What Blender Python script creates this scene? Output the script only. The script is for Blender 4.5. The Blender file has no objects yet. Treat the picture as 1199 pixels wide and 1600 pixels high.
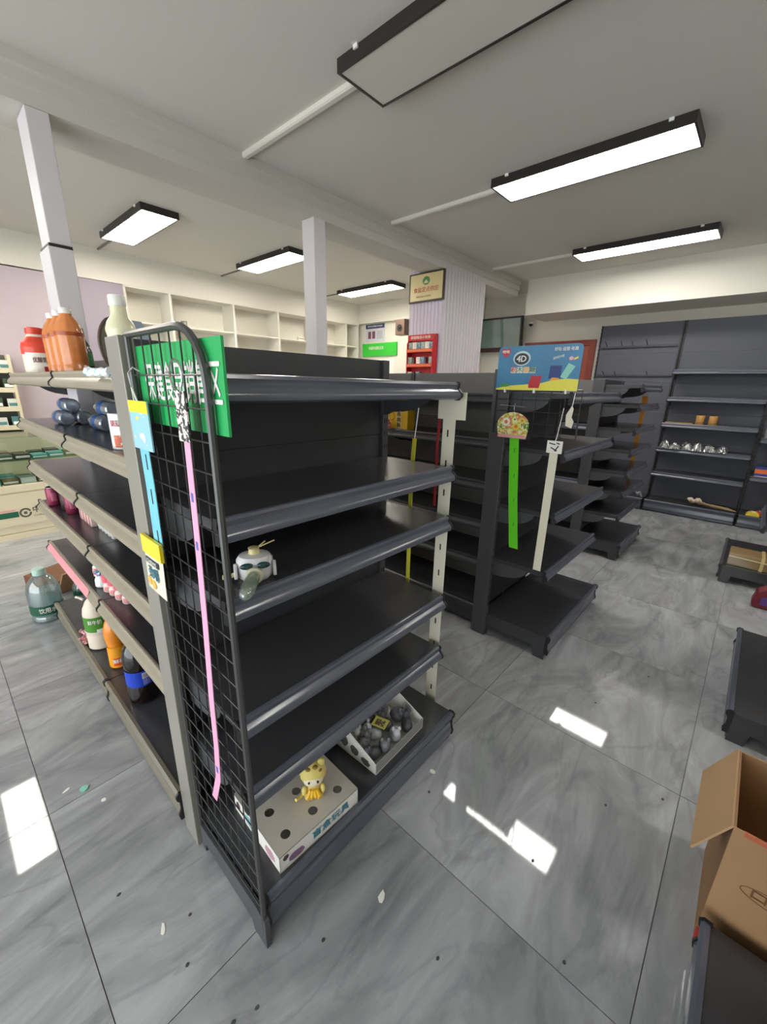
import bpy, math, random
from mathutils import Vector, Matrix
random.seed(7)
S = bpy.context.scene
C = S.collection
PI = math.pi

# ------------------------------------------------------------------ camera
def make_camera():
    yaw, pitch, roll, f = math.radians(41.81), math.radians(17.13), math.radians(1.19), 637.0
    fw = Vector((math.cos(yaw)*math.cos(pitch), math.sin(yaw)*math.cos(pitch), -math.sin(pitch)))
    r = fw.cross(Vector((0, 0, 1))).normalized(); u = r.cross(fw)
    c, s = math.cos(roll), math.sin(roll)
    r2 = c*r + s*u; u2 = -s*r + c*u
    cd = bpy.data.cameras.new('camera'); cd.sensor_fit = 'VERTICAL'; cd.sensor_height = 24.0
    cd.lens = f/1600*24.0; cd.clip_start = 0.02; cd.clip_end = 100
    co = bpy.data.objects.new('camera', cd); C.objects.link(co)
    m = Matrix.Identity(4)
    for i in range(3):
        m[i][0], m[i][1], m[i][2] = r2[i], u2[i], -fw[i]
    m[2][3] = 1.44
    co.matrix_world = m
    S.camera = co
make_camera()

# ------------------------------------------------------------------ light and exposure
LED_BASE = 20.0
SKY = 3.0
w = bpy.data.worlds.new('world'); S.world = w; w.use_nodes = True
w.node_tree.nodes['Background'].inputs[0].default_value = (0.92, 0.97, 1.0, 1)
w.node_tree.nodes['Background'].inputs[1].default_value = SKY
pl = bpy.data.lights.new('shopfront_portal', 'AREA'); pl.shape = 'RECTANGLE'; pl.size = 5.6; pl.size_y = 2.3
pl.cycles.is_portal = True
po = bpy.data.objects.new('shopfront_portal', pl); C.objects.link(po)
po.location = (-2.62, 1.2, 1.2); po.rotation_euler = (PI/2, 0, -PI/2)
S.view_settings.view_transform = 'Standard'; S.view_settings.look = 'None'
S.view_settings.exposure = 0.55; S.view_settings.gamma = 1.0; S.view_settings.use_curve_mapping = False
S.cycles.max_bounces = 8; S.cycles.diffuse_bounces = 5; S.cycles.glossy_bounces = 4
S.cycles.transparent_max_bounces = 16; S.cycles.sample_clamp_indirect = 6.0
S.cycles.caustics_reflective = False; S.cycles.caustics_refractive = False

# ------------------------------------------------------------------ materials
MATS = {}
def lin(c):
    return tuple((x/255/12.92 if x/255 <= 0.04045 else ((x/255+0.055)/1.055)**2.4) for x in c)
def mat(name, rgb, rough=0.5, metal=0.0, var=0.08, scale=8.0, bump=0.0, bscale=60.0, spec=0.5, coat=0.0, emit=0.0, alpha=1.0, srgb=True):
    if name in MATS: return MATS[name]
    m = bpy.data.materials.new(name); m.use_nodes = True
    nt = m.node_tree; b = nt.nodes['Principled BSDF']
    col = lin(rgb) if srgb else rgb
    tc = nt.nodes.new('ShaderNodeTexCoord')
    n = nt.nodes.new('ShaderNodeTexNoise'); n.inputs['Scale'].default_value = scale; n.inputs['Detail'].default_value = 5
    nt.links.new(tc.outputs['Object'], n.inputs['Vector'])
    mx = nt.nodes.new('ShaderNodeMix'); mx.data_type = 'RGBA'
    mx.inputs[6].default_value = tuple(min(1, c*(1-var)) for c in col)+(1,)
    mx.inputs[7].default_value = tuple(min(1, c*(1+var)) for c in col)+(1,)
    nt.links.new(n.outputs['Fac'], mx.inputs[0]); nt.links.new(mx.outputs[2], b.inputs['Base Color'])
    b.inputs['Roughness'].default_value = rough; b.inputs['Metallic'].default_value = metal
    b.inputs['Specular IOR Level'].default_value = spec; b.inputs['Coat Weight'].default_value = coat
    b.inputs['Alpha'].default_value = alpha
    if emit:
        b.inputs['Emission Strength'].default_value = emit
        nt.links.new(mx.outputs[2], b.inputs['Emission Color'])
    if bump:
        n2 = nt.nodes.new('ShaderNodeTexNoise'); n2.inputs['Scale'].default_value = bscale
        nt.links.new(tc.outputs['Object'], n2.inputs['Vector'])
        bp = nt.nodes.new('ShaderNodeBump'); bp.inputs['Strength'].default_value = bump; bp.inputs['Distance'].default_value = 0.01
        nt.links.new(n2.outputs['Fac'], bp.inputs['Height']); nt.links.new(bp.outputs['Normal'], b.inputs['Normal'])
    MATS[name] = m
    return m
def clear_mat(name, tint, gloss=0.12, rough=0.08, haze=0.0, hazecol=(0.8, 0.85, 0.85)):
    if name in MATS: return MATS[name]
    m = bpy.data.materials.new(name); m.use_nodes = True; nt = m.node_tree
    for n in list(nt.nodes): nt.nodes.remove(n)
    out = nt.nodes.new('ShaderNodeOutputMaterial')
    tr = nt.nodes.new('ShaderNodeBsdfTransparent'); tr.inputs[0].default_value = tint+(1,)
    df = nt.nodes.new('ShaderNodeBsdfDiffuse'); df.inputs[0].default_value = hazecol+(1,)
    gl = nt.nodes.new('ShaderNodeBsdfGlossy'); gl.inputs['Roughness'].default_value = rough
    m1 = nt.nodes.new('ShaderNodeMixShader'); m1.inputs[0].default_value = haze
    nt.links.new(tr.outputs[0], m1.inputs[1]); nt.links.new(df.outputs[0], m1.inputs[2])
    lw = nt.nodes.new('ShaderNodeLayerWeight'); lw.inputs[0].default_value = 0.25
    ad = nt.nodes.new('ShaderNodeMath'); ad.operation = 'MULTIPLY_ADD'; ad.inputs[1].default_value = 0.6; ad.inputs[2].default_value = gloss
    nt.links.new(lw.outputs['Fresnel'], ad.inputs[0])
    m2 = nt.nodes.new('ShaderNodeMixShader'); nt.links.new(ad.outputs[0], m2.inputs[0])
    nt.links.new(m1.outputs[0], m2.inputs[1]); nt.links.new(gl.outputs[0], m2.inputs[2])
    nt.links.new(m2.outputs[0], out.inputs[0]); MATS[name] = m
    return m
def spot_mat(name, cols, scale=40.0, rough=0.5):
    """printed packaging: noise driven bands of several inks"""
    if name in MATS: return MATS[name]
    m = bpy.data.materials.new(name); m.use_nodes = True; nt = m.node_tree; b = nt.nodes['Principled BSDF']
    tc = nt.nodes.new('ShaderNodeTexCoord'); n = nt.nodes.new('ShaderNodeTexNoise')
    n.inputs['Scale'].default_value = scale; n.inputs['Detail'].default_value = 2
    nt.links.new(tc.outputs['Object'], n.inputs['Vector'])
    cr = nt.nodes.new('ShaderNodeValToRGB'); cr.color_ramp.interpolation = 'CONSTANT'
    e = cr.color_ramp.elements
    while len(e) < len(cols): e.new(0.5)
    for i, c in enumerate(cols):
        e[i].position = 0.0 if i == 0 else 0.36+0.28*(i-1)/max(1, len(cols)-2) if len(cols) > 2 else 0.5
        e[i].color = lin(c)+(1,)
    nt.links.new(n.outputs['Fac'], cr.inputs[0]); nt.links.new(cr.outputs[0], b.inputs['Base Color'])
    b.inputs['Roughness'].default_value = rough; MATS[name] = m
    return m
def floor_mat():
    m = bpy.data.materials.new('marble_tile'); m.use_nodes = True; nt = m.node_tree; b = nt.nodes['Principled BSDF']
    L = nt.links.new
    ge = nt.nodes.new('ShaderNodeNewGeometry'); oi = nt.nodes.new('ShaderNodeObjectInfo')
    cb = nt.nodes.new('ShaderNodeVectorMath'); cb.operation = 'SCALE'; cb.inputs[0].default_value = (17, 31, 5)
    L(oi.outputs['Random'], cb.inputs[3])
    ad = nt.nodes.new('ShaderNodeVectorMath'); L(ge.outputs['Position'], ad.inputs[0]); L(cb.outputs[0], ad.inputs[1])
    mp = nt.nodes.new('ShaderNodeMapping'); mp.inputs['Rotation'].default_value = (0, 0, 0.5); mp.inputs['Scale'].default_value = (2.0, 5.5, 1)
    L(ad.outputs[0], mp.inputs[0])
    n1 = nt.nodes.new('ShaderNodeTexNoise'); n1.inputs['Scale'].default_value = 0.8; n1.inputs['Detail'].default_value = 8; n1.inputs['Roughness'].default_value = 0.62; n1.inputs['Distortion'].default_value = 1.6
    L(mp.outputs[0], n1.inputs['Vector'])
    r1 = nt.nodes.new('ShaderNodeValToRGB'); e = r1.color_ramp.elements
    e[0].position = 0.30; e[0].color = lin((132, 134, 137))+(1,); e[1].position = 0.72; e[1].color = lin((183, 185, 188))+(1,)
    k = e.new(0.5); k.color = lin((157, 158, 161))+(1,)
    L(n1.outputs['Fac'], r1.inputs[0])
    n2 = nt.nodes.new('ShaderNodeTexNoise'); n2.inputs['Scale'].default_value = 0.7; n2.inputs['Detail'].default_value = 6; n2.inputs['Distortion'].default_value = 0.8
    L(mp.outputs[0], n2.inputs['Vector'])
    r2 = nt.nodes.new('ShaderNodeValToRGB'); e = r2.color_ramp.elements
    e[0].position = 0.475; e[0].color = (1, 1, 1, 1); e[1].position = 0.53; e[1].color = (1, 1, 1, 1)
    k = e.new(0.5); k.color = (0.80, 0.80, 0.81, 1)
    L(n2.outputs['Fac'], r2.inputs[0])
    mu = nt.nodes.new('ShaderNodeMix'); mu.data_type = 'RGBA'; mu.blend_type = 'MULTIPLY'; mu.inputs[0].default_value = 0.8
    L(r1.outputs[0], mu.inputs[6]); L(r2.outputs[0], mu.inputs[7]); L(mu.outputs[2], b.inputs['Base Color'])
    n3 = nt.nodes.new('ShaderNodeTexNoise'); n3.inputs['Scale'].default_value = 3.0; L(ge.outputs['Position'], n3.inputs['Vector'])
    mr = nt.nodes.new('ShaderNodeMapRange'); mr.inputs[3].default_value = 0.02; mr.inputs[4].default_value = 0.06
    L(n3.outputs['Fac'], mr.inputs[0]); L(mr.outputs[0], b.inputs['Roughness'])
    b.inputs['Specular IOR Level'].default_value = 0.5
    return m
def led_mat(name='led_diffuser', col=(1.0, 0.97, 0.92, 1), k=1.0):
    LED = LED_BASE*k
    m = bpy.data.materials.new(name); m.use_nodes = True; nt = m.node_tree; b = nt.nodes['Principled BSDF']
    tc = nt.nodes.new('ShaderNodeTexCoord'); n = nt.nodes.new('ShaderNodeTexNoise'); n.inputs['Scale'].default_value = 55; n.inputs['Detail'].default_value = 3
    nt.links.new(tc.outputs['Object'], n.inputs['Vector'])
    mr = nt.nodes.new('ShaderNodeMapRange'); mr.inputs[1].default_value = 0.35; mr.inputs[2].default_value = 0.6; mr.inputs[3].default_value = LED*0.55; mr.inputs[4].default_value = LED*1.25
    nt.links.new(n.outputs['Fac'], mr.inputs[0]); nt.links.new(mr.outputs[0], b.inputs['Emission Strength'])
    b.inputs['Emission Color'].default_value = col; b.inputs['Base Color'].default_value = (0.8, 0.8, 0.8, 1)
    return m

DARK = mat('charcoal_steel', (60, 60, 63), 0.27, 0.0, 0.10, 5, 0.06, 90, spec=0.55)
DARKP = mat('charcoal_panel', (60, 61, 66), 0.48, 0.0, 0.10, 3)
RAIL = mat('slate_price_rail', (90, 93, 104), 0.2, 0.0, 0.08, 6, spec=0.6)
TAUPE = mat('taupe_price_rail', (150, 142, 124), 0.34, 0.0, 0.12, 5, spec=0.55)
GREYP = mat('grey_upright', (112, 110, 104), 0.35, 0.25, 0.10, 6)
POST = mat('upright_steel', (74, 74, 77), 0.4, 0.1, 0.1, 6)
BLACK = mat('black_plastic', (22, 22, 24), 0.45)
WIRE = mat('black_wire', (60, 60, 60), 0.32, 0.4, 0.05)
TUBE = mat('grey_tube', (74, 74, 73), 0.3, 0.3, 0.1)
WHITE = mat('white_plastic', (236, 234, 228), 0.4, var=0.03)
WPAINT = mat('white_paint', (222, 219, 208), 0.7, var=0.03, scale=2)
CEIL = mat('ceiling_plaster', (214, 211, 202), 0.85, var=0.03, scale=1.2, bump=0.08, bscale=6)
WALLM = mat('wall_plaster', (226, 222, 210), 0.8, var=0.03, scale=1.5)
LAV = mat('lavender_paint', (186, 173, 179), 0.65, var=0.06, scale=3)
CREAM = mat('cream_laminate', (222, 210, 180), 0.45, var=0.03, scale=3)
CHROME = mat('chrome', (190, 190, 190), 0.2, 1.0, 0.03)
INK = mat('black_ink', (28, 27, 28), 0.5)
PAPERW = mat('white_paper', (240, 238, 230), 0.6, var=0.02)
CARD = mat('brown_cardboard', (160, 124, 86), 0.75, var=0.08, scale=10)
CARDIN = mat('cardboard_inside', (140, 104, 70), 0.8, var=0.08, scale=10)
GLASS = clear_mat('clear_glass', (0.93, 0.98, 0.95), 0.05, 0.02)
CLEARP = clear_mat('clear_plastic', (0.90, 0.95, 0.95), 0.12, 0.1, 0.08)
TILE = floor_mat()
LEDM = led_mat()
LEDW = led_mat('warm_led_diffuser', (1.0, 0.94, 0.83, 1), 1.2)

# ------------------------------------------------------------------ mesh helpers
class MB:
    def __init__(s): s.v = []; s.f = []
    def add(s, vs, fs):
        o = len(s.v); s.v += [tuple(p) for p in vs]; s.f += [tuple(i+o for i in q) for q in fs]; return s
    def box(s, x0, y0, z0, x1, y1, z1):
        if x0 > x1: x0, x1 = x1, x0
        if y0 > y1: y0, y1 = y1, y0
        if z0 > z1: z0, z1 = z1, z0
        return s.add([(x0,y0,z0),(x1,y0,z0),(x1,y1,z0),(x0,y1,z0),(x0,y0,z1),(x1,y0,z1),(x1,y1,z1),(x0,y1,z1)],
              [(0,3,2,1),(4,5,6,7),(0,1,5,4),(1,2,6,5),(2,3,7,6),(3,0,4,7)])
    def prism(s, poly, axis, a0, a1):
        """poly: 2D outline; axis 'x': (y,z), 'y': (x,z), 'z': (x,y)"""
        def P(p, a): return {'x': (a, p[0], p[1]), 'y': (p[0], a, p[1]), 'z': (p[0], p[1], a)}[axis]
        n = len(poly); vs = [P(p, a0) for p in poly]+[P(p, a1) for p in poly]
        fs = [tuple(range(n))[::-1], tuple(range(n, 2*n))]+[(i, (i+1) % n, n+(i+1) % n, n+i) for i in range(n)]
        return s.add(vs, fs)
    def lathe(s, prof, seg=20, cx=0, cy=0, cz=0, sx=1, sy=1, ribs=0, ribamp=0):
        vs = []; fs = []; n = len(prof)
        for i in range(seg):
            a = 2*PI*i/seg
            k = 1+ribamp*math.cos(ribs*a) if ribs else 1
            for r, z in prof: vs.append((cx+r*k*sx*math.cos(a), cy+r*k*sy*math.sin(a), cz+z))
        for i in range(seg):
            j = (i+1) % seg
            for k in range(n-1): fs.append((i*n+k, j*n+k, j*n+k+1, i*n+k+1))
        fs.append(tuple(i*n for i in range(seg))[::-1]); fs.append(tuple(i*n+n-1 for i in range(seg)))
        return s.add(vs, fs)
    def tube(s, pts, r, seg=8, closed=False):
        pts = [Vector(p) for p in pts]; n = len(pts); vs = []; fs = []
        prev = None
        for i, p in enumerate(pts):
            d = (pts[min(i+1, n-1)]-pts[max(i-1, 0)]).normalized()
            if prev is None:
                up = Vector((0, 0, 1)) if abs(d.z) < 0.9 else Vector((1, 0, 0))
                a = d.cross(up).normalized()
            else:
                a = (prev-d*prev.dot(d)).normalized()
            prev = a; b = d.cross(a)
            rr = r[i] if isinstance(r, (list, tuple)) else r
            for k in range(seg):
                t = 2*PI*k/seg; vs.append(p+a*(rr*math.cos(t))+b*(rr*math.sin(t)))
        for i in range(n-1):
            for k in range(seg):
                k2 = (k+1) % seg; fs.append((i*seg+k, i*seg+k2, (i+1)*seg+k2, (i+1)*seg+k))
        fs.append(tuple(range(seg))[::-1]); fs.append(tuple(range((n-1)*seg, n*seg)))
        return s.add(vs, fs)
    def ribbon(s, pts, wdir, w, t, n):
        """flat strip along pts; wdir = width direction, n = thickness direction"""
        wd = Vector(wdir); nd = Vector(n); vs = []; fs = []
        for p in pts:
            p = Vector(p)
            for a, b in ((-1, -1), (1, -1), (1, 1), (-1, 1)): vs.append(p+wd*(a*w/2)+nd*(b*t/2))
        for i in range(len(pts)-1):
            for k in range(4): fs.append((i*4+k, i*4+(k+1) % 4, i*4+4+(k+1) % 4, i*4+4+k))
        fs.append((3, 2, 1, 0)); q = (len(pts)-1)*4; fs.append((q, q+1, q+2, q+3))
        return s.add(vs, fs)
    def ell(s, c, r, seg=14, rings=9):
        prof = [(max(1e-4, math.sin(PI*i/rings)), -math.cos(PI*i/rings)) for i in range(rings+1)]
        o = len(s.v); s.lathe(prof, seg)
        for i in range(o, len(s.v)):
            p = s.v[i]; s.v[i] = (c[0]+p[0]*r[0], c[1]+p[1]*r[1], c[2]+p[2]*r[2])
        return s
    def mesh(s, name, m, smooth=False):
        me = bpy.data.meshes.new(name); me.from_pydata(s.v, [], s.f); me.update()
        import bmesh
        bm = bmesh.new(); bm.from_mesh(me); bmesh.ops.recalc_face_normals(bm, faces=bm.faces); bm.to_mesh(me); bm.free()
        if smooth:
            me.polygons.foreach_set('use_smooth', [True]*len(me.polygons))
            me.set_sharp_from_angle(angle=math.radians(40))
        me.materials.append(m)
        return me
    def build(s, name, m, parent=None, smooth=False, loc=None, rz=0, bevel=0):
        return put(name, s.mesh(name, m, smooth), parent, loc, rz, bevel)
def put(name, me, parent=None, loc=None, rz=0, bevel=0):
    o = bpy.data.objects.new(name, me); C.objects.link(o)
    if parent: o.parent = parent
    if loc: o.location = loc
    if rz: o.rotation_euler = (0, 0, rz)
    if bevel:
        b = o.modifiers.new('bevel', 'BEVEL'); b.width = bevel; b.segments = 2; b.limit_method = 'ANGLE'
    return o
def tag(o, label, cat, group=None):
    o['label'] = label; o['category'] = cat
    if group: o['group'] = group
    return o
def thing(name, label, cat, loc=(0, 0, 0), rz=0, group=None):
    o = bpy.data.objects.new(name, None); C.objects.link(o); o.empty_display_size = 0.05
    o.location = loc; o.rotation_euler = (0, 0, rz)
    return tag(o, label, cat, group)
def structure(o, label=None):
    o['kind'] = 'structure'
    if label: o['label'] = label
    return o
def copy_tree(o, parent=None):
    c = o.copy(); C.objects.link(c)
    if parent: c.parent = parent
    for ch in list(o.children): copy_tree(ch, c)
    return c
def text(body, size, m, parent, loc, right, up, name='lettering', bold=0.0, width=None, lift=0.0006, center=True):
    cu = bpy.data.curves.new('t', 'FONT'); cu.body = body; cu.size = 1.0; cu.extrude = 0.0
    cu.align_x = 'CENTER' if center else 'LEFT'; cu.align_y = 'CENTER'; cu.resolution_u = 2
    to = bpy.data.objects.new('t', cu); C.objects.link(to)
    bpy.context.view_layer.update()
    dg = bpy.context.evaluated_depsgraph_get(); me = bpy.data.meshes.new_from_object(to.evaluated_get(dg))
    bpy.data.objects.remove(to); bpy.data.curves.remove(cu)
    R = Vector(right).normalized(); U = Vector(up).normalized(); N = R.cross(U)
    xs = [v.co.x for v in me.vertices]; k = size
    kx = size if not width or not xs else width/max(1e-6, max(xs)-min(xs))
    for v in me.vertices:
        p = Vector(loc)+R*(v.co.x*kx)+U*(v.co.y*k)+N*lift; v.co = p
    if bold:                                   # heavier strokes: the same outline laid down again, nudged sideways
        vs = [v.co.copy() for v in me.vertices]; fs = [tuple(p.vertices) for p in me.polygons]; V = []; F = []
        for q, (a, b) in enumerate(((0, 0), (1, 0), (-1, 0), (0, 1), (0, -1))):
            o = len(V); V += [v+R*(a*bold*kx*0.9)+U*(b*bold*k*0.6)+N*(q*0.0002) for v in vs]; F += [tuple(i+o for i in f) for f in fs]
        me = bpy.data.meshes.new(name); me.from_pydata(V, [], F)
    me.materials.clear(); me.materials.append(m); me.name = name
    o = bpy.data.objects.new(name, me); C.objects.link(o); o.parent = parent
    return o
FX = dict(right=(0, -1, 0), up=(0, 0, 1))     # writing on a face that looks towards -X
FY = dict(right=(1, 0, 0), up=(0, 0, 1))      # writing on a face that looks towards -Y
def shared(key, fn):
    if key not in shared.d: shared.d[key] = fn()
    return shared.d[key]
shared.d = {}

# ================================================================== the room
ZC = 2.80
X0, X1, Y0, Y1 = -2.6, 6.35, -3.2, 6.02
TX, TY, OX, OY = 0.800, 0.805, 0.012, -0.075
fl = structure(MB().box(X0, Y0, -0.10, X1, Y1, -0.004).build('floor', mat('dark_grout', (92, 92, 92), 0.8)), 'grey marbled glossy tile floor')
tile_me = MB().box(0.0012, 0.0012, -0.012, TX-0.0012, TY-0.0012, 0.0).mesh('floor_tile', TILE)
i0 = math.floor((X0-OX)/TX); j0 = math.floor((Y0-OY)/TY)
for i in range(i0, math.ceil((X1-OX)/TX)):
    for j in range(j0, math.ceil((Y1-OY)/TY)):
        xa, ya = OX+i*TX, OY+j*TY
        if xa >= X0-0.01 and xa+TX <= X1+0.01 and ya >= Y0-0.01 and ya+TY <= Y1+0.01:
            put('floor_tile', tile_me, fl, (xa, ya, 0))
        else:
            xa2, xb2, ya2, yb2 = max(xa, X0), min(xa+TX, X1), max(ya, Y0), min(ya+TY, Y1)
            if xb2-xa2 > 0.01 and yb2-ya2 > 0.01:
                MB().box(xa2+0.0012, ya2+0.0012, -0.012, xb2-0.0012, yb2-0.0012, 0).build('floor_tile', TILE, fl)
structure(MB().box(X0-0.15, Y0-0.15, ZC, X1+0.15, Y1+0.15, ZC+0.15).build('ceiling', CEIL), 'pale grey plaster ceiling')
structure(MB().box(X1, Y0, -0.1, X1+0.15, 3.6, ZC).build('wall_back', WALLM))
structure(MB().box(5.72, 3.6, -0.1, X1+0.15, Y1, ZC).build('wall_back', WALLM))
structure(MB().box(X0, Y1, -0.1, X1+0.15, Y1+0.15, ZC).build('wall_left', WALLM))
structure(MB().box(X0, Y0-0.15, -0.1, X1+0.15, Y0, ZC).build('wall_right', WALLM))
wf = MB().box(X0-0.15, Y0-0.15, -0.1, X0, -1.6, ZC).box(X0-0.15, 4.0, -0.1, X0, Y1+0.15, ZC).box(X0-0.15, -1.6, 2.35, X0, 4.0, ZC)
structure(wf.build('wall_front', WALLM))
structure(MB().box(5.68, Y0, 2.38, X1, 2.62, ZC).build('trim_1', WALLM), 'boxed soffit along the back wall')
structure(MB().box(5.63, 3.9, 2.50, 5.72, 5.70, ZC).build('trim_2', WALLM), 'boxed soffit over the green banner')
structure(MB().box(X0, 5.70, 2.49, 5.72, Y1, ZC).build('trim_3', WALLM), 'boxed soffit over the white wall shelving')
# main beam with a stepped moulding
bm_ = MB().prism([(2.75, 2.62), (2.75, 2.68), (2.735, 2.69), (2.735, 2.74), (2.72, 2.75), (2.72, 2.80), (3.05, 2.80), (3.05, 2.62)], 'x', X0, 5.68)
structure(bm_.build('trim_4', mat('beam_plaster', (204, 201, 193), 0.8, var=0.03, scale=2)), 'stepped plaster beam crossing the ceiling')
# columns under the beam
c1 = thing('support_column', 'slim white and lavender column behind the drink bottles', 'column', (0.635, 2.83, 0))
MB().box(-0.056, -0.10, 0, 0.045, 0.10, 2.06).build('shaft', mat('column_paint', (212, 207, 209), 0.6, var=0.03), c1, bevel=0.004)
MB().box(-0.043, -0.085, 2.075, 0.049, 0.085, 2.618).build('upper_shaft', mat('column_paint', (212, 207, 209)), c1, bevel=0.004)
MB().box(-0.05, -0.092, 2.06, 0.047, 0.092, 2.075).build('joint_band', INK, c1)
c2 = thing('support_column', 'slim white column between two lit ceiling panels', 'column', (2.275, 2.80, 0))
MB().box(-0.055, -0.07, 0, 0.055, 0.07, 2.618).build('shaft', mat('column_paint', (212, 207, 209)), c2, bevel=0.004)
# fluted pillar
pil = thing('fluted_pillar', 'broad pillar clad in pale fluted lavender panels', 'pillar', (3.95, 2.75, 0))
MB().box(0.012, 0.012, 0, 0.88, 0.46, ZC).build('core', mat('pillar_core', (196, 188, 196), 0.7), pil)
fl_me = MB().prism([(-0.03, 0.012), (-0.024, 0.0), (-0.008, -0.006), (0.008, -0.006), (0.024, 0.0), (0.03, 0.012)], 'z', 0, ZC-0.001).mesh('flute', mat('flute_panel', (202, 196, 200), 0.55, var=0.06, scale=2))
for i in range(14): put('flute', fl_me, pil, (0.045+i*0.061, 0, 0))
fl2 = MB().prism([(0.012, -0.0225), (0.004, -0.02), (0.002, 0), (0.004, 0.02), (0.012, 0.0225)], 'z', 0, ZC-0.001).mesh('flute', mat('flute_panel_side', (206, 196, 210), 0.6, var=0.04))
for i in range(9): put('flute', fl2, pil, (0, 0.035+i*0.047, 0))
# ceiling conduits
def conduit(name, pts, r, label):
    tag(MB().tube(pts, r, 8).build(name, WPAINT, smooth=True), label, 'conduit')
for (x, label) in ((1.68, 'white cable trunking running to the unlit ceiling panel'), (3.08, 'white cable trunking running to the longest lit ceiling panel'), (4.9, 'white cable trunking running to the lit panel nearest the back wall')):
    tag(MB().prism([(x-0.02, ZC), (x-0.02, ZC-0.02), (x-0.012, ZC-0.026), (x+0.012, ZC-0.026), (x+0.02, ZC-0.02), (x+0.02, ZC)], 'y', 1.72, 2.718).build('cable_trunking', WPAINT), label, 'cable')
for (x, label) in ((1.65, 'thin grey cable from the ceiling panel nearest the lavender column'), (3.05, 'thin grey cable beside the lit panel left of the white column'), (4.72, 'thin grey cable by the lit panel next to the pillar')):
    tag(MB().box(x-0.008, 5.1, ZC-0.014, x+0.008, 5.699, ZC).build('ceiling_cable', GREYP), label, 'cable')

# ------------------------------------------------------------------ ceiling panels
def panel_light(x, y0, y1, label, on=True, wd=0.30):
    t = thing('ceiling_panel_light', label, 'light', (x, (y0+y1)/2, 0), 0, 'long rectangular ceiling panel lights')
    h = (y1-y0)/2; a = wd/2
    fr = mat('light_frame', (48, 44, 42), 0.35, 0.2)
    MB().box(-a, -h, 2.748, -a+0.012, h, 2.80).box(a-0.012, -h, 2.748, a, h, 2.80).box(-a+0.012, -h, 2.748, a-0.012, -h+0.012, 2.80).box(-a+0.012, h-0.012, 2.748, a-0.012, h, 2.80).build('frame', fr, t)
    MB().box(-a+0.012, -h+0.012, 2.751, a-0.012, h-0.012, 2.760).build('diffuser', (LEDW if y0 > 3 else LEDM) if on else mat('unlit_diffuser', (214, 210, 200), 0.5, var=0.03), t)
    MB().box(-a+0.012, -h+0.012, 2.78, a-0.012, h-0.012, 2.799).build('back_plate', WPAINT, t)
    for s in (-1, 1): MB().box(-a-0.008, s*h*0.8-0.012, 2.785, -a, s*h*0.8+0.012, 2.8).build('clip', WHITE, t)
panel_light(1.685, 0.50, 1.70, 'unlit black framed ceiling panel above the front aisle', False)
panel_light(3.08, 0.555, 1.70, 'largest lit ceiling panel, over the aisle on the right')
panel_light(4.92, 0.59, 1.77, 'lit ceiling panel closest to the back wall shelving')
panel_light(1.655, 4.0, 5.08, 'lit ceiling panel just right of the lavender column')
panel_light(3.04, 3.97, 5.03, 'lit ceiling panel left of the slim white column')
panel_light(4.73, 4.04, 5.13, 'lit ceiling panel beside the plaque on the pillar')
panel_light(-0.12, 4.0, 5.1, 'lit ceiling panel mirrored in the floor at the left')
panel_light(1.685, -2.3, -1.15, 'assumed unseen ceiling panel over the right hand shelves, near one')  # this panel and the next are out of view, added as plausible lamps
panel_light(4.0, -2.3, -1.15, 'assumed unseen ceiling panel over the right hand shelves, far one')

# ================================================================== shelving kit
def rail_me(W, key, m):
    prof = [(0.002, 0.004), (-0.004, 0.006), (-0.010, 0.004), (-0.012, -0.003), (-0.0095, -0.008), (-0.0095, -0.015), (-0.016, -0.021), (-0.0235, -0.029), (-0.026, -0.037), (-0.023, -0.045), (-0.014, -0.050), (0.002, -0.050)]
    return shared(('rail', round(W, 3), key), lambda: MB().prism(prof, 'x', 0.003, W-0.003).mesh('price_rail', m, True))
def board_me(W, D, key='d', m=None):
    m = m or DARK
    return shared(('board', round(W, 3), round(D, 3), key), lambda: MB().box(0.002, -D, -0.022, W-0.002, -0.004, 0).mesh('shelf_board', m))
def bracket_me(D):
    poly = [(-0.004, -0.001), (-0.004, -0.12), (-0.03, -0.115)]
    for i in range(7):
        t = i/6*PI/2; poly.append((-0.05-(D-0.12)*math.sin(t)*0.9, -0.105+0.078*(1-math.cos(t)) if i else -0.105))
    poly += [(-D+0.015, -0.024), (-D+0.015, -0.001)]
    return shared(('br', round(D, 3)), lambda: MB().prism(poly, 'x', -0.002, 0.002).mesh('bracket', POST))
def cap_me():
    poly = [(0.0, 0.007), (-0.012, 0.008), (-0.015, 0), (-0.013, -0.014), (-0.027, -0.028), (-0.0285, -0.04), (-0.016, -0.053), (0.0, -0.053)]
    return shared('cap', lambda: MB().prism(poly, 'x', -0.004, 0.003).mesh('rail_end_cap', BLACK))
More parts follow.
